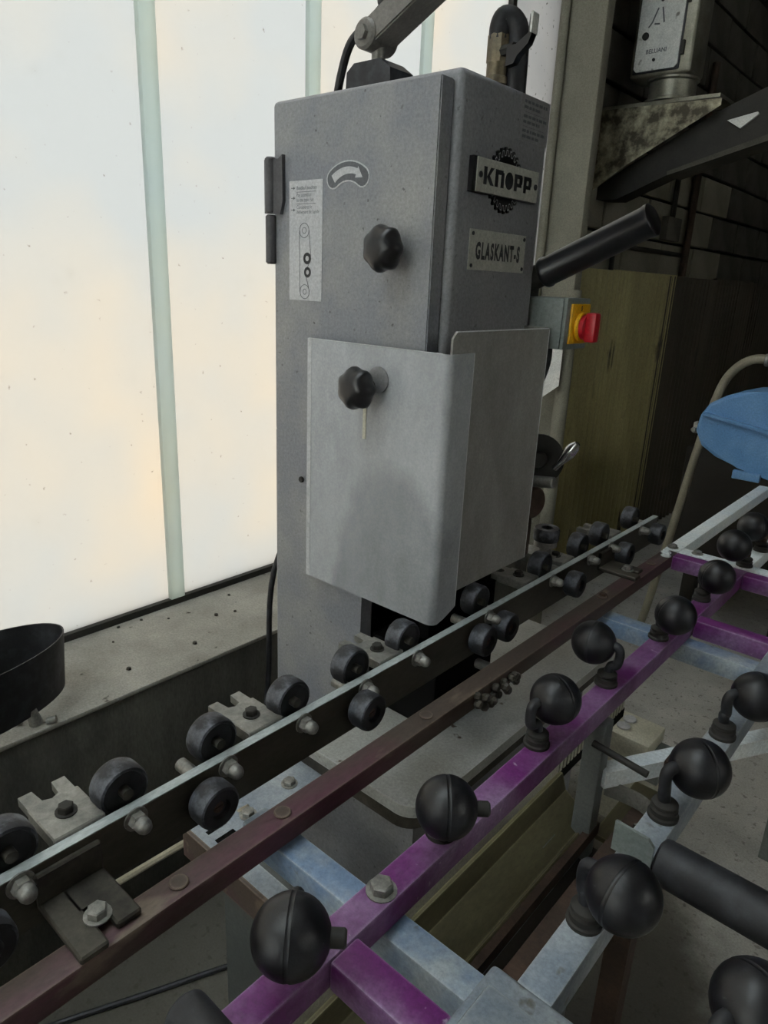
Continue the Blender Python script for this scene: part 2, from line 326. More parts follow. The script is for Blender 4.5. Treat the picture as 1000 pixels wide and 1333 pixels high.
def hexbolt(parent, p, r=0.008, h=0.006, axis=(0, 0, 1), material='bare_steel', name='bolt'):
    bm = bmesh.new(); ax = Vector(axis)
    cyl(bm, p, Vector(p)+ax*0.0015, r*1.35, 18)
    lathe(bm, [(0, 0.0015), (r, 0.0015), (r, h), (r*0.86, h+0.0012), (0, h+0.0012)], p, ax, 6)
    return mk(name, bm, material, parent)
EX, EY, EZ = V(1, 0, 0), V(0, 1, 0), V(0, 0, 1)
FL = -Z0                                   # floor level
WX = -0.92                                 # plane of the glazed wall
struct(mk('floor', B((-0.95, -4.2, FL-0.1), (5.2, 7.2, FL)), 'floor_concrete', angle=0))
bm = bmesh.new(); box(bm, (-1.05, -4.2, FL), (-0.60, 1.48, -1.19), 0.006)
wl = struct(mk('wall_left', bm, 'parapet'))
mk('ledge_top', B((-1.05, -4.2, -1.19), (-0.597, 1.48, -1.178), 0.004), 'ledge_plaster', wl)
# glazed wall: upright channel-glass panes with their flanges
w1 = struct(bpy.data.objects.new('window_1', None)); link(w1, None, (WX, -1.0, -1.178))
mk('sill_seal', B((-0.95, -4.2, -1.178), (-0.905, 1.49, -1.160)), 'beam_dark', w1)
joints = [-3.97, -3.47, -2.96, -2.455, -1.95, -1.445, -0.94, -0.435, 0.058, 0.558, 1.038, 1.49]
for a, b in zip(joints, joints[1:]):
    mk('pane', B((WX-0.008, a+0.003, -1.160), (WX, b-0.003, 1.75)), 'frosted_glass', w1, org=(WX, a, -1.16), angle=0)
    if b < 1.4: mk('glass_flange', B((WX+0.001, b-0.022, -1.160), (WX+0.018, b+0.022, 1.75), 0.003), 'glass_flange', w1)
mk('top_rail', B((-1.0, -4.2, 1.75), (-0.88, 1.87, 1.82)), 'beam_dark', w1)
dp = struct(mk('window_2', B((WX-0.01, 1.515, FL), (WX, 1.85, 1.75)), 'dirty_pane', angle=0))
mk('window_frame', B((WX-0.02, 1.488, FL), (WX+0.02, 1.515, 1.75), 0.003), 'beam_dark', dp)
bm = bmesh.new(); tube(bm, [(-0.905, 1.858, FL), (-0.905, 1.858, 1.9)], 0.018, 14, smooth=False)
struct(mk('trim_1', bm, 'plaster_white'))
struct(mk('trim_2', B((-1.0, 1.88, FL), (-0.742, 1.94, 1.9), 0.008), 'plaster_white'))
bm = bmesh.new(); box(bm, (-1.05, -4.2, 1.82), (-0.9, 7.2, 2.2)); box(bm, (-1.05, 1.86, FL), (-0.955, 7.2, 1.82))
wu = struct(mk('wall_left_upper', bm, 'mortar', angle=0)); 
# concrete blocks above the corrugated sheets
row = 0; z = -0.22
while z < 1.78:
    y = 1.95 - (0.0 if row % 2 else 0.26)
    while y < 7.1:
        a = max(y, 1.945); b = min(y+0.50, 7.15)
        if b-a > 0.05: mk('block', B((-0.96, a, z), (-0.925+random.uniform(-0.006, 0.004), b, min(z+0.185, 1.8)), 0.004, 1), 'plaster_white' if (b < 4.3 and z < 0.3) else 'block', wu)
        y += 0.515
    z += 0.2; row += 1
# corrugated sheets on the lower wall, one sheet every 0.9 m
wc = struct(bpy.data.objects.new('wall_left_lower', None)); link(wc, None, (WX, 4.5, FL))
def sheet(y0, y1, z1, mt):
    bm = bmesh.new(); n = int((y1-y0)/0.0095); A = []; pitch_ = 0.066
    for i in range(n+1):
        y = y0 + (y1-y0)*i/n; x = -0.905 + 0.016*math.cos(2*math.pi*y/pitch_)
        A.append([bm.verts.new((x, y, FL)), bm.verts.new((x, y, z1)), bm.verts.new((x-0.002, y, FL)), bm.verts.new((x-0.002, y, z1))])
    for p, q in zip(A, A[1:]):
        for i, j in ((0, 1), (1, 3), (3, 2), (2, 0)): bm.faces.new((p[i], p[j], q[j], q[i]))
    return mk('corrugated_sheet', bm, mt, wc, angle=60)
for k, (y0, z1) in enumerate(((1.95, -0.200), (2.60, -0.196), (3.30, -0.202), (4.16, -0.192), (5.02, -0.2), (5.88, -0.197))):
    sheet(y0, y0+0.875, z1, 'corrugated' if k == 1 else 'corrugated_dark' if k > 1 else 'corrugated')
struct(mk('wall_far', B((-1.05, 7.1, FL), (5.2, 7.25, 2.2)), 'wall_dark', angle=0))
bm = bmesh.new(); box(bm, (5.1, -4.2, FL), (5.25, 7.2, 0.5)); box(bm, (5.1, -4.2, 1.7), (5.25, 7.2, 2.2)); box(bm, (5.1, -4.2, 0.5), (5.25, -1.0, 1.7)); box(bm, (5.1, 1.5, 0.5), (5.25, 7.2, 1.7))
struct(mk('wall_right', bm, 'room_wall', angle=0))
w4 = struct(bpy.data.objects.new('added_fill_window', None)); link(w4, None, (5.17, 0.25, 0.5))  # unseen window added to brighten the right-facing sides
for k in (0, 0.83, 1.66):
    mk('pane', B((5.17, -0.98+k, 0.5), (5.178, -0.20+k, 1.7)), 'fill_glass', w4, angle=0)
    mk('fill_mullion', B((5.13, -0.20+k, 0.5), (5.19, -0.15+k, 1.7)), 'beam_dark', w4, angle=0)
# the wall behind the photographer, with an unseen glazed gate added for fill light
bm = bmesh.new(); box(bm, (-1.05, -4.3, FL), (-0.5, -4.2, 2.2)); box(bm, (0.8, -4.3, FL), (5.2, -4.2, 2.2)); box(bm, (-0.5, -4.3, 1.5), (0.8, -4.2, 2.2))
struct(mk('wall_back', bm, 'room_wall', angle=0))
d1 = struct(bpy.data.objects.new('added_fill_gate', None)); link(d1, None, (0.15, -4.25, FL))
for k in range(2):
    x = -0.5 + k*0.65
    mk('pane', B((x+0.02, -4.256, FL+0.5), (x+0.63, -4.25, 1.48)), 'fill_glass', d1, angle=0)
    mk('fill_gate_post', B((x-0.02, -4.27, FL), (x+0.02, -4.22, 1.5)), 'beam_dark', d1, angle=0)
mk('fill_gate_panel', B((-0.5, -4.262, FL), (0.8, -4.24, FL+0.5)), 'beam_dark', d1, angle=0)
# roof, with an unseen glazed strip added for light from above
bm = bmesh.new(); box(bm, (-1.05, -4.3, 2.2), (-0.8, 7.25, 2.3)); box(bm, (0.3, -4.3, 2.2), (5.25, 7.25, 2.3)); box(bm, (-0.8, 0.2, 2.2), (0.3, 7.25, 2.3)); box(bm, (-0.8, -4.3, 2.2), (0.3, -3.6, 2.3))
struct(mk('ceiling', bm, 'room_wall', angle=0))
w3 = struct(mk('added_roof_light', B((-0.8, -3.6, 2.25), (0.3, 0.2, 2.258)), 'fill_glass', angle=0))
# ground outside
struct(mk('ground_outside', B((-40, -40, FL-0.35), (40, 40, FL-0.12)), 'concrete', angle=0))
# ------------------------------------------------------------------ the grinder
G = thing('edge_grinder', (-0.2, 0.12, FL), 'tall grey glass edge grinding machine with belt guard, star knobs and maker emblem', 'machine')
bm = bmesh.new()
box(bm, (-0.419, 0.0, -0.60), (0.0, 0.257, 0.0), 0.010, 4)
box(bm, (-0.419, 0.002, FL), (-0.160, 0.253, -0.59), 0.006, 2)
mk('housing', bm, 'grey_paint', G)
mk('side_wall', B((-0.010, 0.012, -0.80), (-0.001, 0.252, -0.58)), 'grey_paint', G)
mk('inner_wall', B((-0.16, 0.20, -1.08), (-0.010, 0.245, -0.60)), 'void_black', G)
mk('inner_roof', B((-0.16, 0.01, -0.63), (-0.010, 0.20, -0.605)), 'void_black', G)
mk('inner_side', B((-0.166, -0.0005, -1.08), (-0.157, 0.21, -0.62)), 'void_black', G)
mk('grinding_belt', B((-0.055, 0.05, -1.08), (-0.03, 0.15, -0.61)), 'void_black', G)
# door: a folded sheet cut away around the grinding belt
bm = bmesh.new()
prism(bm, [(-0.374, -0.016), (-0.013, -0.016), (-0.013, -0.57), (-0.06, -0.575), (-0.10, -0.63), (-0.133, -0.76), (-0.133, -1.35), (-0.374, -1.35)], (0, -0.001, 0), EX, EZ, -EY, 0.031)
bmesh.ops.bevel(bm, geom=bm.edges[:], offset=0.002, segments=2, affect='EDGES')
D = mk('door', bm, 'door_paint', G)
FY = -0.0322                                # door front
bm = bmesh.new(); cyl(bm, (-0.381, -0.036, -0.190), (-0.381, -0.036, -0.098), 0.0105, 18, bev=0.003); h1 = mk('hinge_knuckle', bm, 'hinge_grey', D)
bm = bmesh.new(); cyl(bm, (-0.381, -0.036, -0.276), (-0.381, -0.036, -0.192), 0.0100, 18, bev=0.003); mk('hinge_knuckle', bm, 'hinge_grey', D)
bm = bmesh.new(); prism(bm, [(-0.395, -0.102), (-0.357, -0.102), (-0.347, -0.096), (-0.346, -0.17), (-0.353, -0.192), (-0.395, -0.19)], (0, FY+0.001, 0), EX, EZ, -EY, 0.008)
mk('hinge_leaf', bm, 'hinge_grey', D)
def star_knob(p, r, stem):
    x, y, z = p
    bm = bmesh.new()
    prof = [(0, -0.040), (0.35*r, -0.0395), (0.66*r, -0.036), (0.90*r, -0.029), (1.0*r, -0.020), (1.0*r, -0.012), (0.88*r, -0.004), (0.5*r, 0.0), (0.42*r, 0.003), (0.42*r, 0.014), (0, 0.014)]
    ax, a, b = frame_of((0, 1, 0)); seg = 70; rings = []
    for rr, h in prof:
        if rr < 1e-6: rings.append([bm.verts.new(Vector(p)+ax*h)]); continue
        k = max(0, min(1, (rr/r-0.55)/0.4)) if h < 0.001 else 0
        L = []
        for i in range(seg):
            t = 2*math.pi*i/seg + 0.3; q = rr*(1 + k*0.06*math.cos(7*t))
            L.append(bm.verts.new(Vector(p)+ax*h+a*(q*math.cos(t))+b*(q*math.sin(t))))
        rings.append(L)
    for A, C in zip(rings, rings[1:]):
        n = max(len(A), len(C))
        for i in range(n):
            j = (i+1) % n
            if len(A) == 1: bm.faces.new((A[0], C[i], C[j]))
            elif len(C) == 1: bm.faces.new((A[i], A[j], C[0]))
            else: bm.faces.new((A[i], A[j], C[j], C[i]))
    k = mk('star_knob', bm, 'black_plastic', G, angle=50)
    bm = bmesh.new(); cyl(bm, (x, y+0.012, z), (x, stem, z), 0.007, 14); mk('knob_stud', bm, 'bare_steel', k)
    return k
star_knob((-0.080, -0.051, -0.250), 0.034, FY)
star_knob((-0.106, -0.074, -0.465), 0.034, FY)
# guard: bent front sheet with its return flange, and the side sheet behind it
bm = bmesh.new(); sy = -0.052; th = 0.004
def sheet_path(pts, z0, z1, skew=0.0):
    L = []
    for i, (x, y) in enumerate(pts):
        p = Vector((x, y, 0)); d = (Vector((*pts[min(i+1, len(pts)-1)], 0)) - Vector((*pts[max(i-1, 0)], 0))).normalized(); n = Vector((-d.y, d.x, 0))*th
        L.append([bm.verts.new((p.x, p.y, z0(p))), bm.verts.new((p.x, p.y, z1(p))), bm.verts.new((p.x+n.x, p.y+n.y, z0(p))), bm.verts.new((p.x+n.x, p.y+n.y, z1(p)))])
    for A, C in zip(L, L[1:]):
        for i, j in ((0, 1), (1, 3), (3, 2), (2, 0)): bm.faces.new((A[i], A[j], C[j], C[i]))
    bm.faces.new((L[0][0], L[0][1], L[0][3], L[0][2])); bm.faces.new((L[-1][0], L[-1][1], L[-1][3], L[-1][2]))
xr = 0.050; rad = 0.014
arc = [(xr-rad+rad*math.sin(t), sy+rad-rad*math.cos(t)) for t in [math.pi/2*k/6 for k in range(7)]]
sheet_path([(-0.262, sy), (-0.18, sy), (-0.09, sy), (0.0, sy)] + arc + [(xr, -0.02), (xr, 0.012)], lambda p: -0.853 + 0.02*max(0, (p.y+0.03)/0.05), lambda p: -0.3985)
gf = mk('guard_front', bm, 'dusty_plastic', G, angle=50)
bm = bmesh.new()
prism(bm, [(-0.044, -0.81), (0.252, -0.81), (0.256, -0.366), (-0.030, -0.366), (-0.040, -0.376)], (0.0445, 0, 0), EY, EZ, -EX, 0.004)
gs = mk('guard_side', bm, 'dusty_plastic_side', G)
mk('guard_bracket', B((-0.002, 0.240, -0.372), (0.041, 0.254, -0.364)), 'bare_steel', G)
mk('guard_edge', B((0.0402, 0.2525, -0.81), (0.0448, 0.2545, -0.368)), 'edge_glint', gs)
mk('guard_edge', B((0.0402, -0.030, -0.3665), (0.0448, 0.252, -0.3652)), 'edge_glint', gs)
mk('guard_edge', B((-0.264, sy-0.0004, -0.853), (-0.254, sy+0.0045, -0.3985)), 'sticker_white', gf)
mk('guard_edge', B((-0.262, sy, -0.3990), (0.036, sy+0.004, -0.3978)), 'edge_glint', gf)
mk('guard_edge', B((0.0462, 0.0115, -0.835), (0.0502, 0.0130, -0.3985)), 'edge_glint', gf)
mk('adjuster_slot', B((-0.124, sy-0.0012, -0.556), (-0.117, sy+0.0015, -0.470)), 'beige', G)
bm = bmesh.new(); cyl(bm, (-0.092, sy-0.0006, -0.452), (-0.092, sy-0.003, -0.452), 0.022, 24); mk('knob_washer', bm, 'sticker_grey', G)
bm = bmesh.new(); cyl(bm, (-0.298, FY, -0.670), (-0.298, FY-0.006, -0.670), 0.006, 14, bev=0.0015); mk('screw', bm, 'beam_dark', G)
# stickers
def sticker(name, lo, hi, plane, base, material='sticker_white'):
    if plane == 'Y': return mk(name, B((lo[0], base-0.0006, lo[1]), (hi[0], base, hi[1])), material, G)
    return mk(name, B((base, lo[0], lo[1]), (base+0.0006, hi[0], hi[1])), material, G)
st = sticker('belt_sticker', (-0.335, -0.336), (-0.251, -0.139), 'Y', FY)
bm = bmesh.new(); o = (0.015, FY-0.0008, 0); A = dict(ea=EX, eb=EZ, en=-EY)
for zz, s in ((-0.1535, 'Bandlauf beachten'), (-0.1645, 'Pay attention'), (-0.1725, 'to the tape run'), (-0.184, 'Considérez le'), (-0.192, 'défilement de bande')):
    text_bm(bm, s, 0.0085, (-0.316, o[1], zz), EX, EZ, -EY, 0, xs=0.82)
for zz in (-0.151, -0.167, -0.186):
    prism(bm, [(-0.345, zz), (-0.339, zz), (-0.339, zz+0.001), (-0.345, zz+0.001)], o, EX, EZ, -EY, 0.0002)
    prism(bm, [(-0.339, zz-0.002), (-0.335, zz+0.0005), (-0.339, zz+0.003)], o, EX, EZ, -EY, 0.0002)
for zz in (-0.1575, -0.1765): prism(bm, [(-0.331, zz), (-0.283, zz), (-0.283, zz+0.0007), (-0.331, zz+0.0007)], o, EX, EZ, -EY, 0.0002)
mk('print', bm, 'print_grey', st, angle=0)
bm = bmesh.new()
for c, ro, ri in (((-0.311, -0.219), 0.0125, 0.0115), ((-0.311, -0.219), 0.0055, 0.0045), ((-0.309, -0.321), 0.0125, 0.0115), ((-0.309, -0.321), 0.005, 0.004)):
    ringflat(bm, c, ro, ri, o, EX, EZ, -EY, 0.0002)
for a, b in (((-0.3235, -0.219), (-0.3215, -0.321)), ((-0.2985, -0.219), (-0.294, -0.262)), ((-0.297, -0.272), (-0.305, -0.284)), ((-0.305, -0.296), (-0.2965, -0.321))):
    a = Vector((*a, 0)); b = Vector((*b, 0)); d = (b-a).normalized(); n = Vector((-d.y, d.x, 0))*0.0005
    prism(bm, [(p.x, p.y) for p in (a-n, b-n, b+n, a+n)], o, EX, EZ, -EY, 0.0002)
mk('belt_diagram', bm, 'print_grey', st, angle=0)
bm = bmesh.new()
for c, ro in (((-0.303, -0.265), 0.0098), ((-0.302, -0.288), 0.0088)): ringflat(bm, c, ro, ro*0.45, o, EX, EZ, -EY, 0.0002)
mk('belt_rollers', bm, 'print_black', st, angle=0)
def bean(r0, r1, t0, t1, cx, cz, n=16, cap=True):
    # arc-shaped band with rounded ends
    P = []; rm = (r0+r1)/2; rc = (r1-r0)/2
    for k in range(n+1): t = t0+(t1-t0)*k/n; P.append((cx+r1*math.cos(t), cz+r1*math.sin(t)))
    for k in range(1, 8): a = t1+math.pi*k/8; P.append((cx+rm*math.cos(t1)+rc*math.cos(a), cz+rm*math.sin(t1)+rc*math.sin(a)))
    for k in range(n+1): t = t1+(t0-t1)*k/n; P.append((cx+r0*math.cos(t), cz+r0*math.sin(t)))
    for k in range(1, 8): a = t0+math.pi+math.pi*k/8; P.append((cx+rm*math.cos(t0)+rc*math.cos(a), cz+rm*math.sin(t0)+rc*math.sin(a)))
    return P
bm = bmesh.new(); cx, cz = -0.1935, -0.186; t0, t1 = math.radians(54), math.radians(126)
prism(bm, bean(0.0400, 0.0715, t0, t1, cx, cz), (0, FY, 0), EX, EZ, -EY, 0.0006); al = mk('arrow_sticker', bm, 'sticker_white', G, angle=0)
bm = bmesh.new(); prism(bm, bean(0.0422, 0.0693, t0, t1, cx, cz), (0, FY-0.0006, 0), EX, EZ, -EY, 0.0003); mk('print', bm, 'print_grey', al, angle=0)
bm = bmesh.new(); P = []
a0, a1 = math.radians(126), math.radians(69)
for k in range(13): t = a0+(a1-a0)*k/12; P.append((cx+0.0620*math.cos(t), cz+0.0620*math.sin(t)))
P += [(cx+0.0655*math.cos(a1), cz+0.0655*math.sin(a1)), (cx+0.0555*math.cos(math.radians(53)), cz+0.0555*math.sin(math.radians(53))), (cx+0.0480*math.cos(a1), cz+0.0480*math.sin(a1))]
for k in range(13): t = a1+(a0-a1)*k/12; w = 0.0530-0.0045*(k/12); P.append((cx+w*math.cos(t), cz+w*math.sin(t)))
prism(bm, P, (0, FY-0.0009, 0), EX, EZ, -EY, 0.0003); mk('arrow', bm, 'sticker_white', al, angle=0)
st = sticker('notice_sticker', (0.160, -0.070), (0.251, -0.004), 'X', 0.0003, 'sticker_grey')
bm = bmesh.new(); random.seed(3)
for r_, zz in enumerate((-0.011, -0.019, -0.032, -0.040, -0.053, -0.061)):
    y = 0.170; e = 0.243 if r_ % 2 == 0 else 0.222
    while y < e:
        w = random.uniform(0.005, 0.014); prism(bm, [(y, zz), (min(y+w, e), zz), (min(y+w, e), zz-0.0042), (y, zz-0.0042)], (0.0009, 0, 0), EY, EZ, EX, 0.0002); y += w+0.0025
for zz in (-0.0275, -0.0485): prism(bm, [(0.170, zz), (0.236, zz), (0.236, zz-0.0006), (0.170, zz-0.0006)], (0.0009, 0, 0), EY, EZ, EX, 0.0002)
mk('print', bm, 'print_grey', st, angle=0)
# emblem: toothed wheel behind a name plate
bm = bmesh.new(); gc = (0.129, -0.136); P = []
nt_ = 24
for k in range(nt_):
    for f_, rr in ((0.0, 0.044), (0.22, 0.049), (0.5, 0.049), (0.72, 0.044)):
        t = 2*math.pi*(k+f_)/nt_; P.append((gc[0]+rr*math.cos(t), gc[1]+rr*math.sin(t)))
prism(bm, P, (0, 0, 0), EY, EZ, EX, 0.004); eg = mk('emblem_gear', bm, 'black_plastic', G, angle=0)
bm = bmesh.new(); nk = 24*12; R0 = []
for k in range(nk):
    t = 2*math.pi*k/nk; w = 0.0405 + 0.0038*max(-1, min(1, 2.2*math.sin(24*t))); q = []
    for r_ in (w+0.0006, w-0.0006):
        p = Vector((0.0041, gc[0]+r_*math.cos(t), gc[1]+r_*math.sin(t))); q += [bm.verts.new(p), bm.verts.new(p+EX*0.0004)]
    R0.append(q)
for k in range(nk):
    A_ = R0[k]; C_ = R0[(k+1) % nk]
    for i, j in ((0, 1), (1, 3), (3, 2), (2, 0)): bm.faces.new((A_[i], A_[j], C_[j], C_[i]))
mk('gear_outline', bm, 'sticker_white', eg, angle=0)
mk('emblem_block', B((0, 0.030, -0.161), (0.0085, 0.219, -0.112)), 'black_plastic', G)
ep = mk('emblem_plate', B((0.0085, 0.038, -0.1605), (0.0105, 0.221, -0.1125), 0.0006, 1), 'plate_silver', G)
bm = bmesh.new(); lz0, lz1 = -0.149, -0.124
def rect(y0, z0_, y1, z1_): prism(bm, [(y0, z0_), (y1, z0_), (y1, z1_), (y0, z1_)], (0.0105, 0, 0), EY, EZ, EX, 0.0005)
s_ = 0.0085
rect(0.056, lz0, 0.056+s_, lz1)                                            # K
prism(bm, [(0.0645, -0.1385), (0.0745, lz1), (0.084, lz1), (0.0715, -0.1365)], (0.0105, 0, 0), EY, EZ, EX, 0.0005)
prism(bm, [(0.0645, -0.1370), (0.0715, -0.1345), (0.085, lz0), (0.075, lz0)], (0.0105, 0, 0), EY, EZ, EX, 0.0005)
rect(0.088, lz0, 0.0965, lz1); rect(0.105, lz0, 0.1135, lz1-0.003); rect(0.0965, lz1-0.007, 0.110, lz1)   # n
P = [(0.129+0.0118*math.cos(t), -0.1365+0.0128*math.sin(t)) for t in [2*math.pi*k/28 for k in range(28)]]
prism(bm, P, (0.0105, 0, 0), EY, EZ, EX, 0.0005)                           # filled O
for y in (0.1445, 0.1735):                                                 # P P
    rect(y, lz0, y+s_, lz1); rect(y+s_, lz1-0.006, y+0.0225, lz1); rect(y+s_, -0.1425, y+0.0225, -0.1370); rect(y+0.0155, -0.1375, y+0.0245, lz1-0.0025)
mk('lettering', bm, 'print_black', ep, angle=0)
for y in (0.047, 0.2115):
    bm = bmesh.new(); cyl(bm, (0.0105, y, -0.1365), (0.0120, y, -0.1365), 0.0046, 16); mk('rivet', bm, 'print_black', ep)
npz = mk('nameplate', B((0.0, 0.044, -0.274), (0.0016, 0.214, -0.213), 0.0005, 1), 'plate_silver', G)
bm = bmesh.new(); text_bm(bm, 'GLASKANT-S', 0.034, (0.0019, 0.129, -0.2560), EY, EZ, EX, 0, xs=0.56, bold=0.0016, align='CENTER', space=1.26); mk('lettering', bm, 'print_black', npz, angle=0)
for y in (0.052, 0.207):
    for z in (-0.2195, -0.2675):
        bm = bmesh.new(); cyl(bm, (0.0016, y, z), (0.0030, y, z), 0.0030, 12); mk('rivet', bm, 'print_black', npz)
# lever with black grip behind the housing
p0 = V(-0.03, 0.27, -0.291); p1 = V(0.191, 0.27, -0.188); d = (p1-p0).normalized()
bm = bmesh.new(); cyl(bm, p0, p0+d*0.075, 0.021, 24); lv = mk('lever', bm, 'beam_dark', G)
bm = bmesh.new(); lathe(bm, [(0, 0), (0.0255, 0.0), (0.0275, 0.003), (0.0275, 0.009), (0.0258, 0.012), (0.0255, 0.195), (0.0268, 0.199), (0.0268, 0.206), (0.022, 0.209), (0, 0.209)], p0+d*0.045, d, 28); mk('lever_grip', bm, 'black_plastic', lv)
mk('lever_mount', B((-0.06, 0.2565, -0.33), (-0.01, 0.30, -0.26), 0.004), 'beam_dark', G)
# main switch
sb = mk('switch_box', B((-0.02, 0.262, -0.402), (0.062, 0.352, -0.312), 0.003), 'grey_box', G)
mk('switch_lid', B((0.0625, 0.262, -0.402), (0.070, 0.352, -0.312), 0.002), 'grey_box', sb)
mk('switch_plate', B((0.070, 0.276, -0.392), (0.074, 0.346, -0.322), 0.001), 'yellow', sb)
bm = bmesh.new(); cyl(bm, (0.074, 0.311, -0.362), (0.082, 0.311, -0.362), 0.026, 24, bev=0.002); mk('switch_collar', bm, 'yellow', sb)
bm = bmesh.new(); cyl(bm, (0.082, 0.311, -0.362), (0.090, 0.311, -0.362), 0.022, 24); box(bm, (0.088, 0.300, -0.388), (0.109, 0.322, -0.336), 0.004); mk('switch_knob', bm, 'red', sb)
bm = bmesh.new(); text_bm(bm, '0', 0.013, (0.0743, 0.311, -0.334), EY, EZ, EX, 0, bold=0.0003, align='CENTER'); mk('lettering', bm, 'print_black', sb, angle=0)
bm = bmesh.new(); tube(bm, [(0.02, 0.30, -0.402), (0.018, 0.30, -0.44), (0.0, 0.29, -0.50), (-0.03, 0.28, -0.52)], 0.009, 10); mk('switch_cable', bm, 'black_rubber', sb)
# crank wheel and pulleys at the back
bm = bmesh.new(); ax = V(0.5, -0.85, 0.1).normalized()
lathe(bm, [(0, -0.006), (0.02, -0.006), (0.044, -0.010), (0.052, -0.004), (0.052, 0.006), (0.044, 0.009), (0.018, 0.003), (0.014, 0.02), (0, 0.02)], (0.005, 0.34, -0.630), ax, 30); cw = mk('crank_wheel', bm, 'beam_dark', G)
hp = V(0.046, 0.335, -0.640); hd = V(0.045, 0.0, 0.062).normalized()
bm = bmesh.new(); lathe(bm, [(0, 0), (0.007, 0.0), (0.0065, 0.014), (0.010, 0.030), (0.013, 0.046), (0.011, 0.062), (0.006, 0.072), (0, 0.074)], hp, hd, 18); mk('crank_handle', bm, 'chrome', cw)
bm = bmesh.new(); cyl(bm, (0.0, 0.33, -0.675), (0.052, 0.33, -0.668), 0.012, 16, bev=0.002); mk('crank_hub', bm, 'bare_steel', cw)
bm = bmesh.new(); cyl(bm, (-0.01, 0.34, -0.722), (0.012, 0.335, -0.722), 0.034, 24, bev=0.004); mk('pulley', bm, 'rust', G)
mk('pulley_bracket', B((-0.04, 0.30, -0.84), (0.004, 0.345, -0.70), 0.003), 'rust', G)
bm = bmesh.new(); lathe(bm, [(0.012, 0.0), (0.027, 0.0), (0.028, 0.004), (0.028, 0.024), (0.026, 0.028), (0.013, 0.028), (0.012, 0.016), (0.0, 0.016)], (0.013, 0.40, -0.818), EZ, 28); gw = mk('guide_wheel', bm, 'tyre_rubber', G)
bm = bmesh.new(); cyl(bm, (0.013, 0.40, -0.831), (0.013, 0.40, -0.818), 0.025, 24); cyl(bm, (0.013, 0.40, -0.848), (0.013, 0.40, -0.831), 0.012, 12); mk('wheel_hub', bm, 'bare_steel', gw)
bm = bmesh.new(); box(bm, (-0.03, 0.37, -0.870), (0.045, 0.43, -0.848), 0.003); box(bm, (-0.06, 0.40, -0.872), (0.05, 0.445, -0.858), 0.002); mk('wheel_block', bm, 'bare_steel', gw)
bm = bmesh.new(); cyl(bm, (0.022, 0.395, -0.905), (0.022, 0.395, -0.870), 0.007, 12); mk('wheel_bolt', bm, 'bare_steel', gw)
# lamp arm bolted on the top
LY = 0.10
bm = bmesh.new(); prism(bm, [(-0.305, -0.001), (-0.20, -0.001), (-0.202, 0.040), (-0.225, 0.056), (-0.285, 0.056), (-0.302, 0.044)], (0, LY-0.03, 0), EX, EZ, EY, 0.06)
la = mk('lamp_foot', bm, 'black_rubber', G)
bm = bmesh.new(); cyl(bm, (-0.256, LY, 0.055), (-0.256, LY, 0.085), 0.012, 16); mk('lamp_stem', bm, 'bare_steel', la)
bm = bmesh.new(); cyl(bm, (-0.262, LY-0.034, 0.097), (-0.262, LY+0.034, 0.097), 0.024, 24, bev=0.004); cyl(bm, (-0.262, LY-0.042, 0.097), (-0.262, LY-0.034, 0.097), 0.012, 6); mk('lamp_pivot', bm, 'lamp_taupe', la)
a0 = V(-0.262, LY, 0.098); ad = V(0.82, 0.0, 0.40).normalized(); an = V(-ad.z, 0, ad.x)
bm = bmesh.new()
for p, q, w in ((a0, a0+ad*0.46, 0.021),):
    prism(bm, [(-0.01, -w), (0.46, -w), (0.46, w), (-0.01, w)], a0-EY*0.028, ad, an, EY, 0.056)
bmesh.ops.bevel(bm, geom=bm.edges[:], offset=0.003, segments=2, affect='EDGES'); mk('lamp_arm', bm, 'lamp_taupe', la)
bm = bmesh.new(); lathe(bm, [(0, 0), (0.06, 0), (0.085, 0.05), (0.085, 0.09), (0, 0.09)], a0+ad*0.5+V(0, 0, 0.0), V(0.4, -0.2, -1), 28); mk('lamp_head', bm, 'lamp_taupe', la)
bm = bmesh.new(); c0 = a0+an*0.034+ad*0.03; lathe(bm, [(0, 0), (0.013, 0), (0.013, 0.022), (0.016, 0.024), (0.016, 0.06), (0, 0.06)], c0, ad, 14); mk('cable_plug', bm, 'black_plastic', la)
bm = bmesh.new(); tube(bm, [c0+ad*0.01, c0-ad*0.03-an*0.004, V(-0.322, 0.10, 0.10), V(-0.345, 0.10, 0.055), V(-0.356, 0.10, 0.01), V(-0.36, 0.11, -0.005)], 0.0075, 10); mk('lamp_cable', bm, 'black_rubber', la)
# air valve on the top
vx, vy = -0.058, 0.17
bm = bmesh.new(); lathe(bm, [(0, 0), (0.0185, 0.0), (0.0185, 0.038), (0.017, 0.040), (0, 0.040)], (vx, vy, 0.046), EZ, 8); lathe(bm, [(0, 0), (0.017, 0.0), (0.017, 0.014), (0.0205, 0.016), (0.0205, 0.026), (0.017, 0.028), (0.017, 0.05), (0, 0.05)], (vx, vy, -0.001), EZ, 20)
vb = mk('valve_body', bm, 'brass', G)
bm = bmesh.new(); tube(bm, [(vx, vy, 0.078), (vx, vy+0.001, 0.098), (vx+0.006, vy+0.004, 0.110), (vx+0.019, vy+0.012, 0.104), (vx+0.026, vy+0.016, 0.080), (vx+0.027, vy+0.018, 0.0)], 0.0175, 16); mk('valve_elbow', bm, 'black_rubber', vb)
bm = bmesh.new(); cyl(bm, (vx+0.014, vy-0.008, 0.060), (vx+0.040, vy-0.014, 0.060), 0.008, 6); mk('valve_spindle', bm, 'beam_dark', vb)
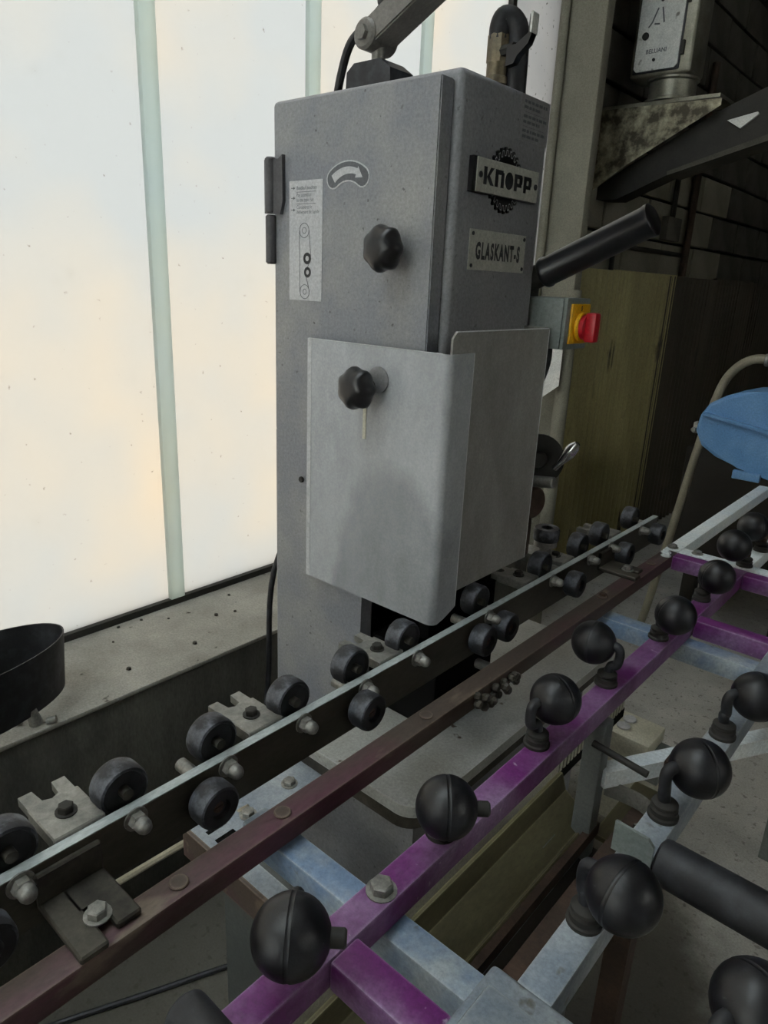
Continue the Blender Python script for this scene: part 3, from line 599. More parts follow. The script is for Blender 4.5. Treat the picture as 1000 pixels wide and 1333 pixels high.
bm = bmesh.new(); prism(bm, [(0.030, 0.034), (0.044, 0.036), (0.050, 0.046), (0.068, 0.060), (0.073, 0.072), (0.074, 0.098), (0.071, 0.101), (0.068, 0.098), (0.067, 0.074), (0.046, 0.062), (0.030, 0.062)], (vx, vy-0.022, 0), EX, EZ, EY, 0.014); mk('valve_lever', bm, 'black_plastic', vb)
bm = bmesh.new(); prism(bm, [(0.0708, 0.074), (0.0736, 0.073), (0.0745, 0.099), (0.0722, 0.102), (0.0700, 0.099)], (vx, vy-0.024, 0), EX, EZ, EY, 0.018); mk('lever_sleeve', bm, 'box_white', vb)
# lower body, tray and base shelf
bm = bmesh.new(); P = [(-0.16, -0.19), (0.10, -0.19)] + [(0.10+0.045*math.sin(t), -0.145-0.045*math.cos(t)) for t in [math.pi/2*k/8 for k in range(1, 9)]] + [(0.145, 0.55), (-0.16, 0.55)]
prism(bm, P, (0, 0, -1.10), EX, EY, EZ, -0.022); mk('tray', bm, 'slab_steel', G)
bm = bmesh.new(); prism(bm, [(p[0]*0.97-0.004, p[1]*0.97) for p in P], (0, 0, -1.122), EX, EY, EZ, -0.03); mk('tray_rim', bm, 'grimy_steel', G)
mk('base_cabinet', B((-0.155, -0.168, FL), (0.125, 0.45, -1.15)), 'grey_paint', G)
bm = bmesh.new(); box(bm, (-0.13, 0.0, -1.10), (0.03, 0.19, -0.95), 0.004); mk('recess_block', bm, 'void_black', G)  # black block stands in for the dark recess in the tray
bm = bmesh.new(); cyl(bm, (0.035, 0.125, -1.0), (0.125, 0.130, -1.0), 0.010, 14, bev=0.002); mk('drive_shaft', bm, 'bare_steel', G)
bm = box(bmesh.new(), (-0.14, -0.425, -1.165), (-0.072, -0.172, -1.150)); box(bm, (-0.073, -0.425, -1.165), (0.10, -0.392, -1.150)); bs = mk('base_shelf', bm, 'aluminium', G)
for x, y in ((-0.092, -0.338), (-0.10, -0.24)): hexbolt(bs, (x, y, -1.15), 0.011, 0.008)
for x in (-0.105, -0.080): mk('shelf_slot', B((x-0.004, -0.41, -1.1502), (x+0.004, -0.375, -1.1492)), 'void_black', bs)
mk('shelf_lip', B((-0.14, -0.432, -1.20), (0.10, -0.425, -1.148)), 'rail_rust', bs)
mk('leg_panel', B((-0.035, -0.43, FL), (0.10, -0.30, -1.165)), 'leg_dark', G)
bm = bmesh.new(); tube(bm, [(-0.10, -0.33, -1.145), (-0.16, -0.40, -1.20), (-0.26, -0.50, -1.30)], 0.006, 8); mk('drain_pipe', bm, 'grey_hose', G)

# ------------------------------------------------------------------ roller rail beside the belt
R = thing('roller_rail', (0.08, 0.0, -0.927), 'upright flat steel bar carrying small rubber rollers on both sides past the guard', 'rail')
bm = box(bmesh.new(), (0.070, -1.05, -0.927), (0.083, 0.88, -0.855), 0.0015, 1); mk('bar', bm, 'bar_steel', R)
mk('bar_edge', B((0.0700, -1.05, -0.8552), (0.0832, 0.88, -0.8540), 0.0003, 1), 'bar_edge', R)
def tyre_prof(r, w): return [(0, 0.0), (r*0.80, 0.0), (r*0.93, 0.0015), (r, 0.006), (r, w-0.006), (r*0.95, w-0.0012), (r*0.86, w)]
zr = -0.842
def rear_roller(y):
    p = V(0.0355, y, zr)
    bm = bmesh.new(); lathe(bm, tyre_prof(0.0295, 0.030), p, EX, 32); ro = mk('roller', bm, 'tyre_rubber', R, org=p)
    bm = bmesh.new(); lathe(bm, [(0.0254, 0.0302), (0.023, 0.026), (0.012, 0.0245), (0, 0.0245)], p, EX, 28); mk('roller_face', bm, 'tyre_face', ro)
    bm = bmesh.new(); cyl(bm, (0.060, y, zr), (0.071, y, zr), 0.0065, 14); mk('axle', bm, 'grimy_steel', ro)
    bm = bmesh.new(); z2 = zr - 0.024
    cyl(bm, (0.083, y, z2), (0.085, y, z2), 0.014, 20); lathe(bm, [(0, 0.002), (0.0105, 0.002), (0.0105, 0.011), (0.0090, 0.0125), (0.0, 0.0125)], (0.083, y, z2), EX, 6)
    lathe(bm, [(0.0088, 0.011), (0.0088, 0.018), (0.0070, 0.0225), (0.004, 0.0245), (0, 0.025)], (0.083, y, z2), EX, 18); mk('acorn_nut', bm, 'bare_steel', ro)
    return ro
ry = [-0.745, -0.623, -0.500, -0.376, -0.254, -0.132, 0.075, 0.312, 0.482, 0.590, 0.769]
r0 = rear_roller(ry[0])
for y in ry[1:]: dup(r0, R, (0.0355, y, zr))
def front_roller(y):
    p = V(0.091, y, -0.884)
    bm = bmesh.new(); lathe(bm, tyre_prof(0.0275, 0.030), p, EX, 32); ro = mk('roller', bm, 'tyre_rubber', R, org=p)
    bm = bmesh.new(); lathe(bm, [(0.0237, 0.0300), (0.0125, 0.0305), (0.0115, 0.024), (0, 0.024)], p, EX, 28); mk('roller_face', bm, 'tyre_face', ro)
    bm = bmesh.new(); cyl(bm, (0.112, y, -0.884), (0.1165, y, -0.884), 0.007, 14); box(bm, (0.116, y-0.006, -0.8855), (0.118, y+0.006, -0.8825)); mk('roller_screw', bm, 'rust', ro)
    bm = bmesh.new(); cyl(bm, (0.040, y, -0.866), (0.071, y, -0.866), 0.0085, 12); mk('axle', bm, 'bare_steel', ro)
    return ro
fr = [-0.790, -0.538, -0.274, 0.025, 0.098, 0.370, 0.624, 0.824]
f0 = front_roller(fr[0])
for y in fr[1:]: dup(f0, R, (0.091, y, -0.884))
def lug(y):
    bm = bmesh.new(); z1 = -0.853
    prism(bm, [(-0.022, y-0.026), (0.012, y-0.026), (0.012, y+0.026), (-0.022, y+0.026), (-0.022, y+0.011), (0.000, y+0.009), (0.004, y), (0.000, y-0.009), (-0.022, y-0.011)], (0, 0, z1-0.011), EX, EY, EZ, 0.011)
    box(bm, (0.006, y-0.028, z1-0.014), (0.0695, y+0.028, z1+0.003), 0.0015, 1)
    lg = mk('fork_lug', bm, 'bare_steel', R, org=(0.04, y, z1))
    hexbolt(lg, (0.038, y, z1+0.003), 0.0085, 0.008, material='beam_dark')
    return lg
lg0 = lug(-0.930)
for y in (-0.677, -0.428, -0.178, 0.250, 0.405, 0.650): dup(lg0, R, (0.04, y, -0.853))
def clip(y):
    bm = bmesh.new(); box(bm, (0.0835, y-0.034, -0.905), (0.091, y+0.034, -0.862), 0.002, 1); box(bm, (0.0835, y-0.034, -0.905), (0.176, y-0.006, -0.896), 0.002, 1); box(bm, (0.0835, y+0.008, -0.905), (0.165, y+0.034, -0.896), 0.002, 1); box(bm, (0.0835, y-0.01, -0.905), (0.125, y+0.01, -0.896))
    c = mk('clip', bm, 'grimy_steel', R, org=(0.1, y, -0.905)); hexbolt(c, (0.142, y, -0.896), 0.010, 0.009); return c
c0_ = clip(-0.70); dup(c0_, R, (0.1, 0.56, -0.905))

# ------------------------------------------------------------------ ball frames
def ball_bm(c, axis, r=0.0355):
    bm = bmesh.new(); pr = []; n = 18
    for k in range(n+1):
        t = math.pi*k/n - math.pi/2; h = r*math.sin(t); q = r*math.cos(t)
        pr.append((max(q, 0), h))
    pr[0] = (0, -r); pr[-1] = (0, r)
    mid = n//2
    pr[mid:mid+1] = [(r*0.999, -0.0022), (r*0.985, -0.0012), (r*0.985, 0.0012), (r*0.999, 0.0022)]
    return lathe(bm, pr, c, axis, 34)
def ball(parent, base, c, axis=None, stub=False, zt=-0.905, r=0.0355, hook='black_rubber'):
    c = V(*c); b = V(base[0], base[1], zt); u = V(c.x-b.x, c.y-b.y, 0); u = u.normalized() if u.length > 1e-4 else V(0.65, -0.76, 0)
    ob = mk('ball', ball_bm(c, axis or u, r), 'ball_rubber', parent, org=c, angle=30)
    bm = bmesh.new(); lathe(bm, [(0, 0), (0.0185, 0), (0.0185, 0.004), (0.0165, 0.006), (0.0165, 0.012), (0.013, 0.014), (0.016, 0.017), (0.0155, 0.020), (0.009, 0.024), (0, 0.024)], b, EZ, 22); mk('ball_socket', bm, 'beam_dark', ob)
    e = c - u*(r*0.9)
    bm = bmesh.new(); tube(bm, [b+V(0, 0, 0.015), b-u*0.004+V(0, 0, 0.034), V(e.x, e.y, 0)-u*0.010+V(0, 0, (zt+c.z)/2+0.006), e-u*0.012+V(0, 0, -0.006), e-u*0.006+V(0, 0, 0.004), e+u*0.012+V(0, 0, 0.003)], 0.0075, 12); mk('ball_hook', bm, hook, ob)
    if stub:
        a = V(*axis).normalized(); bm = bmesh.new(); cyl(bm, c+a*(r-0.004), c+a*(r+0.013), 0.0085, 14, bev=0.002); mk('axle_stub', bm, 'beam_dark', ob)
    return ob
P2 = thing('purple_frame', (0.24, 0.0, -0.94), 'purple painted steel frame of square tubes with black balls on curved hooks', 'frame')
def tubebox(name, lo, hi, material, parent, bev=0.003): return mk(name, B(lo, hi, bev, 2), material, parent)
tubebox('side_rail', (0.1405, -1.25, -0.936), (0.175, 0.79, -0.905), 'rail_rust', P2)
tubebox('side_rail', (0.300, -1.25, -0.942), (0.336, 0.79, -0.905), 'purple_paint', P2)
tubebox('crossbeam', (0.3362, -0.574, -0.942), (0.4515, -0.536, -0.906), 'purple_paint', P2)
tubebox('crossbeam', (0.3362, 0.430, -0.942), (0.4752, 0.465, -0.906), 'purple_paint', P2)
tubebox('crossbeam', (0.1752, 0.752, -0.940), (0.2998, 0.788, -0.905), 'purple_paint', P2)
tubebox('crossbeam', (0.3362, 0.752, -0.940), (0.4752, 0.788, -0.905), 'purple_paint', P2)
AX = (0.76, 0.65, 0)
ball(P2, (0.312, -0.595), (0.332, -0.618, -0.840), AX, True)
ball(P2, (0.314, -0.371), (0.334, -0.394, -0.842), AX, True, r=0.0345)
ball(P2, (0.310, -0.143), (0.318, -0.118, -0.840))
ball(P2, (0.311, 0.080), (0.282, 0.077, -0.840))
ball(P2, (0.312, 0.303), (0.342, 0.279, -0.840))
ball(P2, (0.312, 0.542), (0.338, 0.523, -0.840))
hexbolt(P2, (0.318, -0.480, -0.905), 0.0125, 0.010)
for y in (-0.62, -0.478, -0.20, 0.395, 0.66):
    bm = bmesh.new(); cyl(bm, (0.158, y, -0.905), (0.158, y, -0.902), 0.0105, 18, bev=0.001); mk('rivet', bm, 'rail_rust', P2)
hexbolt(P2, (0.158, 0.40, -0.905), 0.008, 0.006, material='rust')
for x, y in ((0.155, 0.765), (0.163, 0.742)): hexbolt(P2, (x, y, -0.905), 0.009, 0.007, material='white_paint')
random.seed(5)
for y in (-0.092, -0.055, -0.030, 0.012):
    bm = bmesh.new()
    for k in range(5): c = V(0.178+random.uniform(0, 0.012), y+random.uniform(-0.012, 0.012), -0.918+random.uniform(-0.016, 0.008)); lathe(bm, [(0, -0.008), (0.006, -0.005), (0.008, 0), (0.006, 0.005), (0, 0.008)], c, EX, 8)
    mk('rust_lump', bm, 'grimy_steel', P2)
# the next frame on, painted white
F3 = thing('white_frame', (0.24, 1.2, -0.94), 'pale blue-white tube frame bolted on beyond the purple frame', 'frame')
tubebox('side_rail', (0.1405, 0.792, -0.938), (0.176, 1.66, -0.903), 'white_paint', F3)
tubebox('side_rail', (0.300, 0.830, -0.938), (0.336, 1.66, -0.903), 'white_paint', F3)
tubebox('crossbeam', (0.1762, 0.792, -0.938), (0.4752, 0.828, -0.903), 'white_paint', F3)
for x in (0.155, 0.215): hexbolt(F3, (x, 0.81, -0.903), 0.010, 0.007)
ball(F3, (0.322, 0.815), (0.308, 0.745, -0.838), zt=-0.903, hook='rust', r=0.037)
ball(F3, (0.322, 0.960), (0.300, 0.930, -0.838), zt=-0.903, hook='rust', r=0.0365)
# grey-blue lower frame
F4 = thing('grey_frame', (0.45, 0.0, FL), 'grey-blue square tube frame under the purple rails with a bare rail of black balls', 'frame')
tubebox('crossbeam', (0.100, -0.494, -0.980), (0.474, -0.457, -0.9425), 'blue_grey_paint', F4)
tubebox('crossbeam', (0.150, 0.385, -0.980), (0.474, 0.425, -0.9425), 'blue_grey_paint', F4)
tubebox('ball_rail', (0.4755, -0.47, -0.943), (0.512, 1.40, -0.905), 'aluminium', F4)
bm = box(bmesh.new(), (0.452, -0.60, -0.955), (0.545, -0.472, -0.898), 0.006, 3); box(bm, (0.462, -0.60, -0.899), (0.528, -0.497, -0.892), 0.004, 2); mk('joint_block', bm, 'aluminium', F4)
ball(F4, (0.492, -0.366), (0.527, -0.373, -0.840))
ball(F4, (0.494, -0.158), (0.517, -0.128, -0.840))
ball(F4, (0.496, 0.068), (0.524, 0.097, -0.840))
tubebox('post', (0.312, 0.020, FL), (0.345, 0.052, -0.9425), 'leg_grey', F4)
tubebox('post', (0.476, 1.0, FL), (0.512, 1.04, -0.9432), 'grey_box', F4)
tubebox('post', (0.625, 0.545, FL), (0.660, 0.580, -1.028), 'leg_grey', F4)
bm = bmesh.new(); q0 = V(0.340, 0.040, -1.032); q1 = V(0.64, 0.560, -1.032); qd = (q1-q0).normalized(); qn = V(-qd.y, qd.x, 0)
prism(bm, [(0, -0.014), (0.6, -0.014), (0.6, 0.014), (0, 0.014)], q0, qd, qn, -EZ, 0.030); mk('brace', bm, 'white_paint', F4)
bm = bmesh.new(); cyl(bm, (0.336, 0.000, -0.965), (0.425, -0.004, -0.972), 0.0055, 12); mk('threaded_rod', bm, 'beam_dark', F4)
ball(F4, (0.640, -0.430), (0.652, -0.404, -0.840), zt=-0.905)
tubebox('outer_rail', (0.622, -0.62, -0.943), (0.658, -0.415, -0.906), 'aluminium', F4)
# ------------------------------------------------------------------ rollers, trough and other things under the frames
def rubber_roller(label, p0, p1, r, grp):
    p0 = V(*p0); p1 = V(*p1); d = (p1-p0).normalized()
    t = thing('rubber_roller', (p0.x, p0.y, p0.z-r), label, 'roller', grp)
    L = (p1-p0).length
    bm = bmesh.new(); lathe(bm, [(0, 0), (r*0.8, 0), (r*0.96, 0.003), (r, 0.008), (r, L-0.004), (0, L)], p0, d, 28); mk('sleeve', bm, 'black_rubber', t)
    return t
t = rubber_roller('long black rubber roller lying across the bare ball rail', (0.516, -0.231, -0.905), (1.15, -0.240, -0.905), 0.026, 'rubber rollers')
bm = bmesh.new(); prism(bm, [(0.470, -0.9045), (0.5155, -0.9045), (0.5155, -0.876), (0.508, -0.868), (0.470, -0.866)], (0, -0.25, 0), EX, EZ, -EY, 0.004); mk('end_plate', bm, 'grey_box', t)
mk('roller_stand', B((1.15, -0.26, FL), (1.18, -0.22, -0.89)), 'leg_grey', t)
t = rubber_roller('stubby black rounded rubber roller end low beside the near purple rail', (0.290, -0.702, -0.884), (0.420, -0.702, -0.884), 0.020, 'rubber rollers')
T = thing('drip_trough', (0.31, -0.3, -1.21), 'olive painted sheet metal drip trough running under the purple rail', 'trough')
bm = bmesh.new()
prof = [(0.259, -1.100), (0.265, -1.100), (0.275, -1.130), (0.323, -1.160), (0.328, -1.156), (0.331, -1.160), (0.331, -1.168), (0.320, -1.166), (0.270, -1.136)]
prism(bm, [(x, z) for x, z in prof], (0, -0.95, 0), EX, EZ, EY, 1.02); mk('channel', bm, 'trough_paint', T)
mk('outlet_plate', B((0.332, 0.075, -1.20), (0.40, 0.26, -1.19)), 'trough_paint', T)
mk('channel_leg', B((0.285, -0.06, FL), (0.305, -0.02, -1.148)), 'leg_grey', T)
bm = bmesh.new(); pts = smooth_path([(0.346, 0.055, -1.09), (0.400, 0.060, -1.09), (0.430, 0.045, -1.09), (0.436, 0.015, -1.09), (0.420, -0.01, -1.09)], 6); Ls = []
for i, p in enumerate(pts):
    d = (pts[min(i+1, len(pts)-1)]-pts[max(i-1, 0)]).normalized(); n = V(-d.y, d.x, 0)*0.003
    Ls.append([bm.verts.new(p), bm.verts.new(p+EZ*0.03), bm.verts.new(p+n), bm.verts.new(p+n+EZ*0.03)])
for A_, C_ in zip(Ls, Ls[1:]):
    for i, j in ((0, 1), (1, 3), (3, 2), (2, 0)): bm.faces.new((A_[i], A_[j], C_[j], C_[i]))
mk('strap', bm, 'bare_steel', T)
rr = tag(mk('rusty_rail', B((0.388, -0.95, -1.16), (0.430, 0.10, -1.100), 0.003), 'rust'), 'rust brown steel rail beside the olive drip trough', 'rail')
mk('rail_flange', B((0.334, -0.95, -1.172), (0.346, 0.06, -1.150)), 'rust', rr)
mk('gap_shade', B((0.334, -0.95, -1.215), (0.400, 0.06, -1.205)), 'shade_dark', rr)  # dark sheet added so the gap reads as deep shade
bm = bmesh.new(); cyl(bm, (0.425, 0.105, -1.10), (0.427, 0.12, -1.02), 0.006, 10); box(bm, (0.415, 0.105, -1.028), (0.440, 0.135, -1.012), 0.003)
mk('hook_bolt', bm, 'rust', rr)
mk('rail_foot', B((0.38, -0.30, FL), (0.42, -0.24, -1.16)), 'rust', rr)
mk('rail_foot', B((0.39, 0.06, FL), (0.43, 0.10, -1.16)), 'rust', rr)
C1 = thing('cable_duct', (0.14, 0.1, FL), 'off-white slotted plastic cable duct low under the purple rail', 'duct')
bm = bmesh.new(); box(bm, (0.128, -0.9, -1.30), (0.168, 0.28, -1.25), 0.002, 1); mk('duct_body', bm, 'beige', C1)
bm = bmesh.new(); box(bm, (0.128, 0.28, -1.30), (0.168, 0.62, -1.275), 0.0); mk('slotted_section', bm, 'void_black', C1)
for k in range(20):
    y = 0.285 + k*0.0168
    for x0_, x1_ in ((0.128, 0.138), (0.143, 0.153), (0.158, 0.168)): mk('duct_finger', B((x0_, y, -1.275), (x1_, y+0.010, -1.25)), 'beige', C1)
for y in (-0.5, 0.5): mk('duct_leg', B((0.135, y, FL), (0.160, y+0.04, -1.30)), 'beige', C1)
J = thing('junction_box', (0.12, 0.9, FL), 'cream plastic junction box with two round knock-outs standing on the floor', 'box')
mk('lid', B((0.052, 0.835, -1.545), (0.180, 0.965, -1.500), 0.004), 'beige', J); mk('body', B((0.056, 0.839, -1.62), (0.176, 0.961, -1.545)), 'beige', J)
for x, y in ((0.087, 0.880), (0.087, 0.925)):
    bm = bmesh.new(); cyl(bm, (x, y, -1.500), (x, y, -1.494), 0.019, 22, bev=0.001); mk('knock_out', bm, 'sticker_white', J)
mk('pedestal', B((0.060, 0.845, FL), (0.215, 0.955, -1.62)), 'beige', J); mk('socket', B((0.176, 0.85, -1.62), (0.215, 0.955, -1.545), 0.003), 'grey_box', J)
# belt ring, its foot, cable, floor crack
bm = bmesh.new(); cx_, cy_ = -0.69, -0.56; n = 48; Lr = []
for k in range(n):
    t = 2*math.pi*k/n; e = V(0.090*math.cos(t), 0.205*math.sin(t), 0)
    a = math.radians(8); e = V(e.x*math.cos(a)-e.y*math.sin(a), e.x*math.sin(a)+e.y*math.cos(a), 0)
    w = 0.9
    Lr.append([bm.verts.new((cx_+e.x, cy_+e.y, -1.155)), bm.verts.new((cx_+e.x*1.05, cy_+e.y*1.05, -1.03)), bm.verts.new((cx_+e.x*0.97, cy_+e.y*0.985, -1.155)), bm.verts.new((cx_+e.x*1.02, cy_+e.y*1.035, -1.03))])
for k in range(n):
    A_ = Lr[k]; C_ = Lr[(k+1) % n]
    for i, j in ((0, 1), (1, 3), (3, 2), (2, 0)): bm.faces.new((A_[i], A_[j], C_[j], C_[i]))
dr = thing('rubber_belt', (cx_, cy_, -1.178), 'black flat rubber belt standing as a loop on the window ledge', 'belt')
mk('band', bm, 'black_rubber', dr)
bm = bmesh.new(); cyl(bm, (-0.625, -0.455, -1.178), (-0.63, -0.46, -1.145), 0.014, 12, r2=0.010); cyl(bm, (-0.61, -0.44, -1.172), (-0.60, -0.425, -1.168), 0.007, 10); cyl(bm, (-0.64, -0.475, -1.170), (-0.65, -0.49, -1.168), 0.008, 10); mk('wing_nut', bm, 'bare_steel', dr)
bm = bmesh.new(); cyl(bm, (-0.72, -0.66, -1.178), (-0.72, -0.66, -1.15), 0.014, 12); mk('wing_nut', bm, 'bare_steel', dr)
bm = bmesh.new(); tube(bm, [(-0.426, 0.22, -0.50), (-0.46, 0.16, -0.75), (-0.542, 0.10, -0.976), (-0.566, 0.10, -1.26), (-0.578, 0.10, -1.41), (-0.58, 0.10, FL+0.03), (-0.55, 0.05, FL+0.009), (-0.42, -0.10, FL+0.009)], 0.007, 10)
tag(mk('power_cable', bm, 'black_rubber'), 'black power cable hanging down the left side of the grinder', 'cable')
bm = bmesh.new(); tube(bm, [(-0.59, -0.78, FL+0.007), (-0.476, -0.533, FL+0.007), (-0.40, -0.375, FL+0.007), (-0.335, -0.234, FL+0.007), (-0.26, -0.08, FL+0.007)], 0.006, 8)
tag(mk('floor_crack', bm, 'black_rubber'), 'thin dark crack line running across the concrete floor at the lower left', 'cable')  # the crack in the floor, built as a thin dark tube
# bits of debris on the ledge
random.seed(11)
for k in range(9):
    y = random.uniform(-0.25, 0.5); x = random.uniform(-0.89, -0.68); r_ = random.uniform(0.003, 0.0065)
    bm = bmesh.new(); lathe(bm, [(0, -0.4*r_), (r_, -0.2*r_), (0.8*r_, 0.5*r_), (0, 0.7*r_)], (x, y, -1.178+0.4*r_), (random.uniform(-.2, .2), random.uniform(-.2, .2), 1), 6)
    tag(mk('mortar_crumb', bm, 'grimy_steel', angle=0), 'small dark crumb of dirt lying on the window ledge', 'debris', 'crumbs on the window ledge')
# ------------------------------------------------------------------ blue guarded machine and hose at the back
Bm = thing('blue_machine', (0.15, 1.9, FL), 'light blue rounded belt guard of a second machine beyond the white rail', 'machine')
outl = [(-0.112, -0.761), (-0.105, -0.704), (-0.08, -0.659), (-0.03, -0.626), (0.03, -0.606), (0.098, -0.598), (0.45, -0.61), (0.50, -0.70), (0.48, -0.95), (0.30, -0.925), (0.153, -0.890), (0.05, -0.868), (-0.031, -0.844), (-0.084, -0.812)]
bm = bmesh.new(); prism(bm, outl, (0, 1.70, 0), EX, EZ, EY, 0.22); es = [e for e in bm.edges if abs(e.verts[0].co.y-e.verts[1].co.y) < 1e-5 and e.verts[0].co.y < 1.71]
bmesh.ops.bevel(bm, geom=es, offset=0.012, segments=3, affect='EDGES'); bg_ = mk('belt_guard', bm, 'blue_paint', Bm)
bm = bmesh.new(); prism(bm, [(-0.088, -0.690), (0.45, -0.768), (0.45, -0.782), (-0.088, -0.702)], (0, 1.701, 0), EX, EZ, -EY, 0.016); mk('seam_rib', bm, 'blue_paint', bg_)
bm = bmesh.new(); box(bm, (-0.128, 1.72, -0.775), (-0.108, 1.76, -0.735), 0.003); cyl(bm, (-0.12, 1.70, -0.76), (-0.12, 1.72, -0.76), 0.008, 12); mk('latch', bm, 'bare_steel', bg_)
mk('tab', B((0.04, 1.69, -0.905), (0.13, 1.71, -0.875), 0.003), 'blue_paint', bg_)
mk('stand', B((0.24, 1.80, FL), (0.44, 1.90, -0.90), 0.01), 'beam_dark', Bm)
mk('shade_box', B((-0.30, 2.25, -1.40), (0.70, 2.70, -0.93), 0.01), 'shade_dark', Bm)  # dark box added to stand in for the shaded, nearly black corner
for x in (-0.26, 0.62): mk('shade_box_leg', B((x, 2.40, FL), (x+0.06, 2.46, -1.40)), 'shade_dark', Bm)
mk('shade_box_neck', B((0.20, 1.90, -1.05), (0.40, 2.26, -0.90), 0.01), 'void_black', Bm)  # joins the added dark box to the guard
bm = bmesh.new(); tube(bm, [(0.20, 2.0, -0.512), (0.055, 2.0, -0.516), (-0.045, 2.0, -0.520), (-0.115, 2.0, -0.585), (-0.15, 2.0, -0.70), (-0.182, 2.0, -0.90), (-0.225, 2.0, -1.25), (-0.27, 2.0, -1.60), (-0.30, 2.0, FL+0.02)], 0.017, 12)
hs = tag(mk('air_hose', bm, 'grey_hose'), 'grey hose arching down to the floor behind the blue guard', 'hose')
for x in (0.0, 0.03, 0.058):
    bm = bmesh.new(); cyl(bm, (x, 2.0, -0.516), (x+0.014, 2.0, -0.516), 0.024, 14, bev=0.003); mk('hose_clamp', bm, 'brass' if x == 0.03 else 'bare_steel', hs)
# ------------------------------------------------------------------ box on a bracket, high on the wall
K = thing('control_box', (-0.69, 2.36, 0.47), 'old metal box with a white hinged door on a round neck above the bracket', 'box')
mk('casing', B((-0.82, 2.30, 0.556), (-0.565, 2.46, 0.95), 0.012, 3), 'box_metal', K)
mk('door_seal', B((-0.806, 2.294, 0.571), (-0.611, 2.30, 0.94), 0.004, 2), 'print_black', K)
bm = bmesh.new(); prism(bm, [(-0.800, 0.590), (-0.788, 0.578), (-0.630, 0.578), (-0.618, 0.590), (-0.618, 0.93), (-0.800, 0.93)], (0, 2.296, 0), EX, EZ, -EY, 0.007); dk = mk('door', bm, 'box_white', K)
bm = bmesh.new(); text_bm(bm, 'BELUANI', 0.022, (-0.712, 2.2884, 0.640), EX, EZ, -EY, 0, align='CENTER', bold=0.0005); mk('lettering', bm, 'print_grey', dk, angle=0)
bm = bmesh.new()
for a, b in (((-0.725, 0.80), (-0.745, 0.75)), ((-0.745, 0.75), (-0.758, 0.735)), ((-0.708, 0.80), (-0.695, 0.745)), ((-0.735, 0.745), (-0.712, 0.742))):
    a = Vector((*a, 0)); b = Vector((*b, 0)); d = (b-a).normalized(); n = Vector((-d.y, d.x, 0))*0.003
    prism(bm, [(p.x, p.y) for p in (a-n, b-n, b+n, a+n)], (0, 2.2892, 0), EX, EZ, -EY, 0.001)
mk('emblem', bm, 'print_grey', dk, angle=0)
for x, z, r_ in ((-0.765, 0.705, 0.014), (-0.717, 0.615, 0.006), (-0.712, 0.825, 0.006)):
    bm = bmesh.new(); cyl(bm, (x, 2.290, z), (x, 2.284, z), r_, 16); mk('door_lock' if r_ > 0.01 else 'door_screw', bm, 'beam_dark', dk)
for z in (0.62, 0.80): mk('hinge', B((-0.612, 2.284, z), (-0.598, 2.30, z+0.05), 0.002), 'beam_dark', K)
bm = bmesh.new(); lathe(bm, [(0, 0), (0.11, 0), (0.11, 0.01), (0.095, 0.015), (0.095, 0.075), (0.105, 0.08), (0.105, 0.088), (0, 0.088)], (-0.665, 2.40, 0.468), EZ, 36); mk('neck', bm, 'box_metal', K)
H = thing('wall_bracket', (-0.7, 2.34, 0.1), 'dirty triangular sheet metal bracket with dark sloping beam under the box', 'bracket')
bm = bmesh.new(); prism(bm, [(-0.935, 0.453), (-0.42, 0.446), (-0.42, 0.420), (-0.781, 0.227), (-0.935, 0.125)], (0, 2.30, 0), EX, EZ, EY, 0.006); mk('gusset', bm, 'hood_dirty', H)
mk('top_plate', B((-0.95, 2.306, 0.452), (-0.43, 2.52, 0.466)), 'box_metal', H)
bm = bmesh.new(); prism(bm, [(-0.935, 0.10), (-0.837, 0.095), (-0.607, 0.190), (-0.10, 0.330), (0.8, 0.58), (0.8, 0.80), (-0.272, 0.480), (-0.431, 0.418), (-0.803, 0.228), (-0.935, 0.15)], (0, 2.36, 0), EX, EZ, EY, 0.12); mk('sloping_beam', bm, 'beam_dark', H)
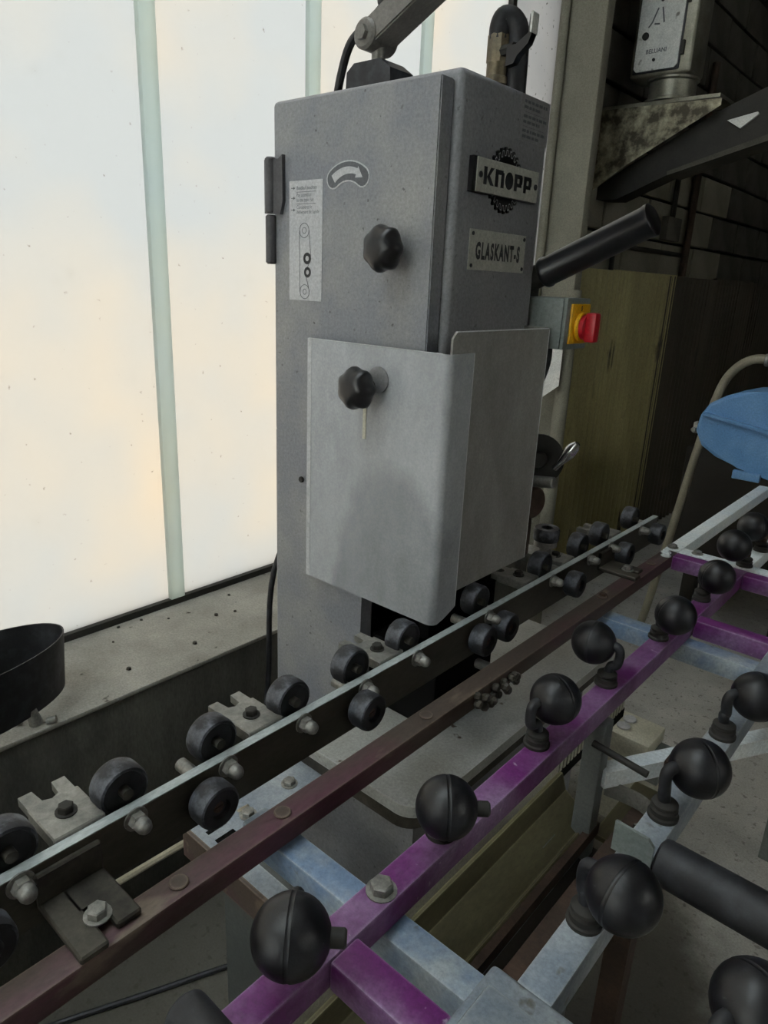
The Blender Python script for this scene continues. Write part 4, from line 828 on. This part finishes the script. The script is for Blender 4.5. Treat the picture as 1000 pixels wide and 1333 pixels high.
bm = bmesh.new(); prism(bm, [(-0.607, 0.180), (-0.10, 0.318), (0.8, 0.565), (0.8, 0.60), (-0.10, 0.345), (-0.607, 0.196)], (0, 2.33, 0), EX, EZ, EY, 0.16); mk('beam_flange', bm, 'block', H)
bm = bmesh.new(); prism(bm, [(-0.40, 0.372), (-0.345, 0.338), (-0.285, 0.384), (-0.29, 0.392)], (0, 2.345, 0), EX, EZ, EY, 0.014); mk('loose_plate', bm, 'box_white', H)
# pipes and a switch on the block wall
bm = bmesh.new(); tube(bm, [(-0.895, 3.52, -0.20), (-0.895, 3.52, 0.10), (-0.895, 3.52, 0.9)], 0.02, 10, smooth=False)
tag(mk('wall_pipe', bm, 'rust'), 'dark red-brown upright pipe on the block wall above the corrugated sheets', 'pipe')
bm = bmesh.new(); tube(bm, [(-0.90, 2.55, -0.20), (-0.90, 2.55, -0.10), (-0.90, 2.58, -0.085), (-0.90, 3.45, -0.085)], 0.012, 10, smooth=False)
tag(mk('conduit', bm, 'beam_dark'), 'thin dark conduit bent along the top of the corrugated sheets', 'pipe')
ws = thing('wall_switch', (-0.9, 3.26, 0.0), 'small grey switch box with a cable on the block wall', 'switch')
mk('switch_body', B((-0.925, 3.16, -0.02), (-0.885, 3.36, 0.10), 0.005), 'block', ws)
bm = bmesh.new(); tube(bm, [(-0.905, 3.26, 0.10), (-0.905, 3.26, 0.35)], 0.015, 8, smooth=False); mk('switch_cable', bm, 'beam_dark', ws)
# pale upright pipe and torn sheet by the pillar
bm = bmesh.new(); tube(bm, [(-0.715, 1.83, FL), (-0.715, 1.83, -0.30)], 0.030, 18, smooth=False)
tag(mk('drain_pipe', bm, 'plaster_white'), 'pale upright drain pipe at the pillar behind the grinder', 'pipe')
bm = bmesh.new(); prism(bm, [(-0.76, -0.42), (-0.70, -0.42), (-0.70, -0.68), (-0.80, -0.76)], (0, 1.76, 0), EX, EZ, EY, 0.003)
tag(mk('paper_sheet', bm, 'box_white', angle=0), 'torn white sheet hanging in front of the pale drain pipe', 'sheet')
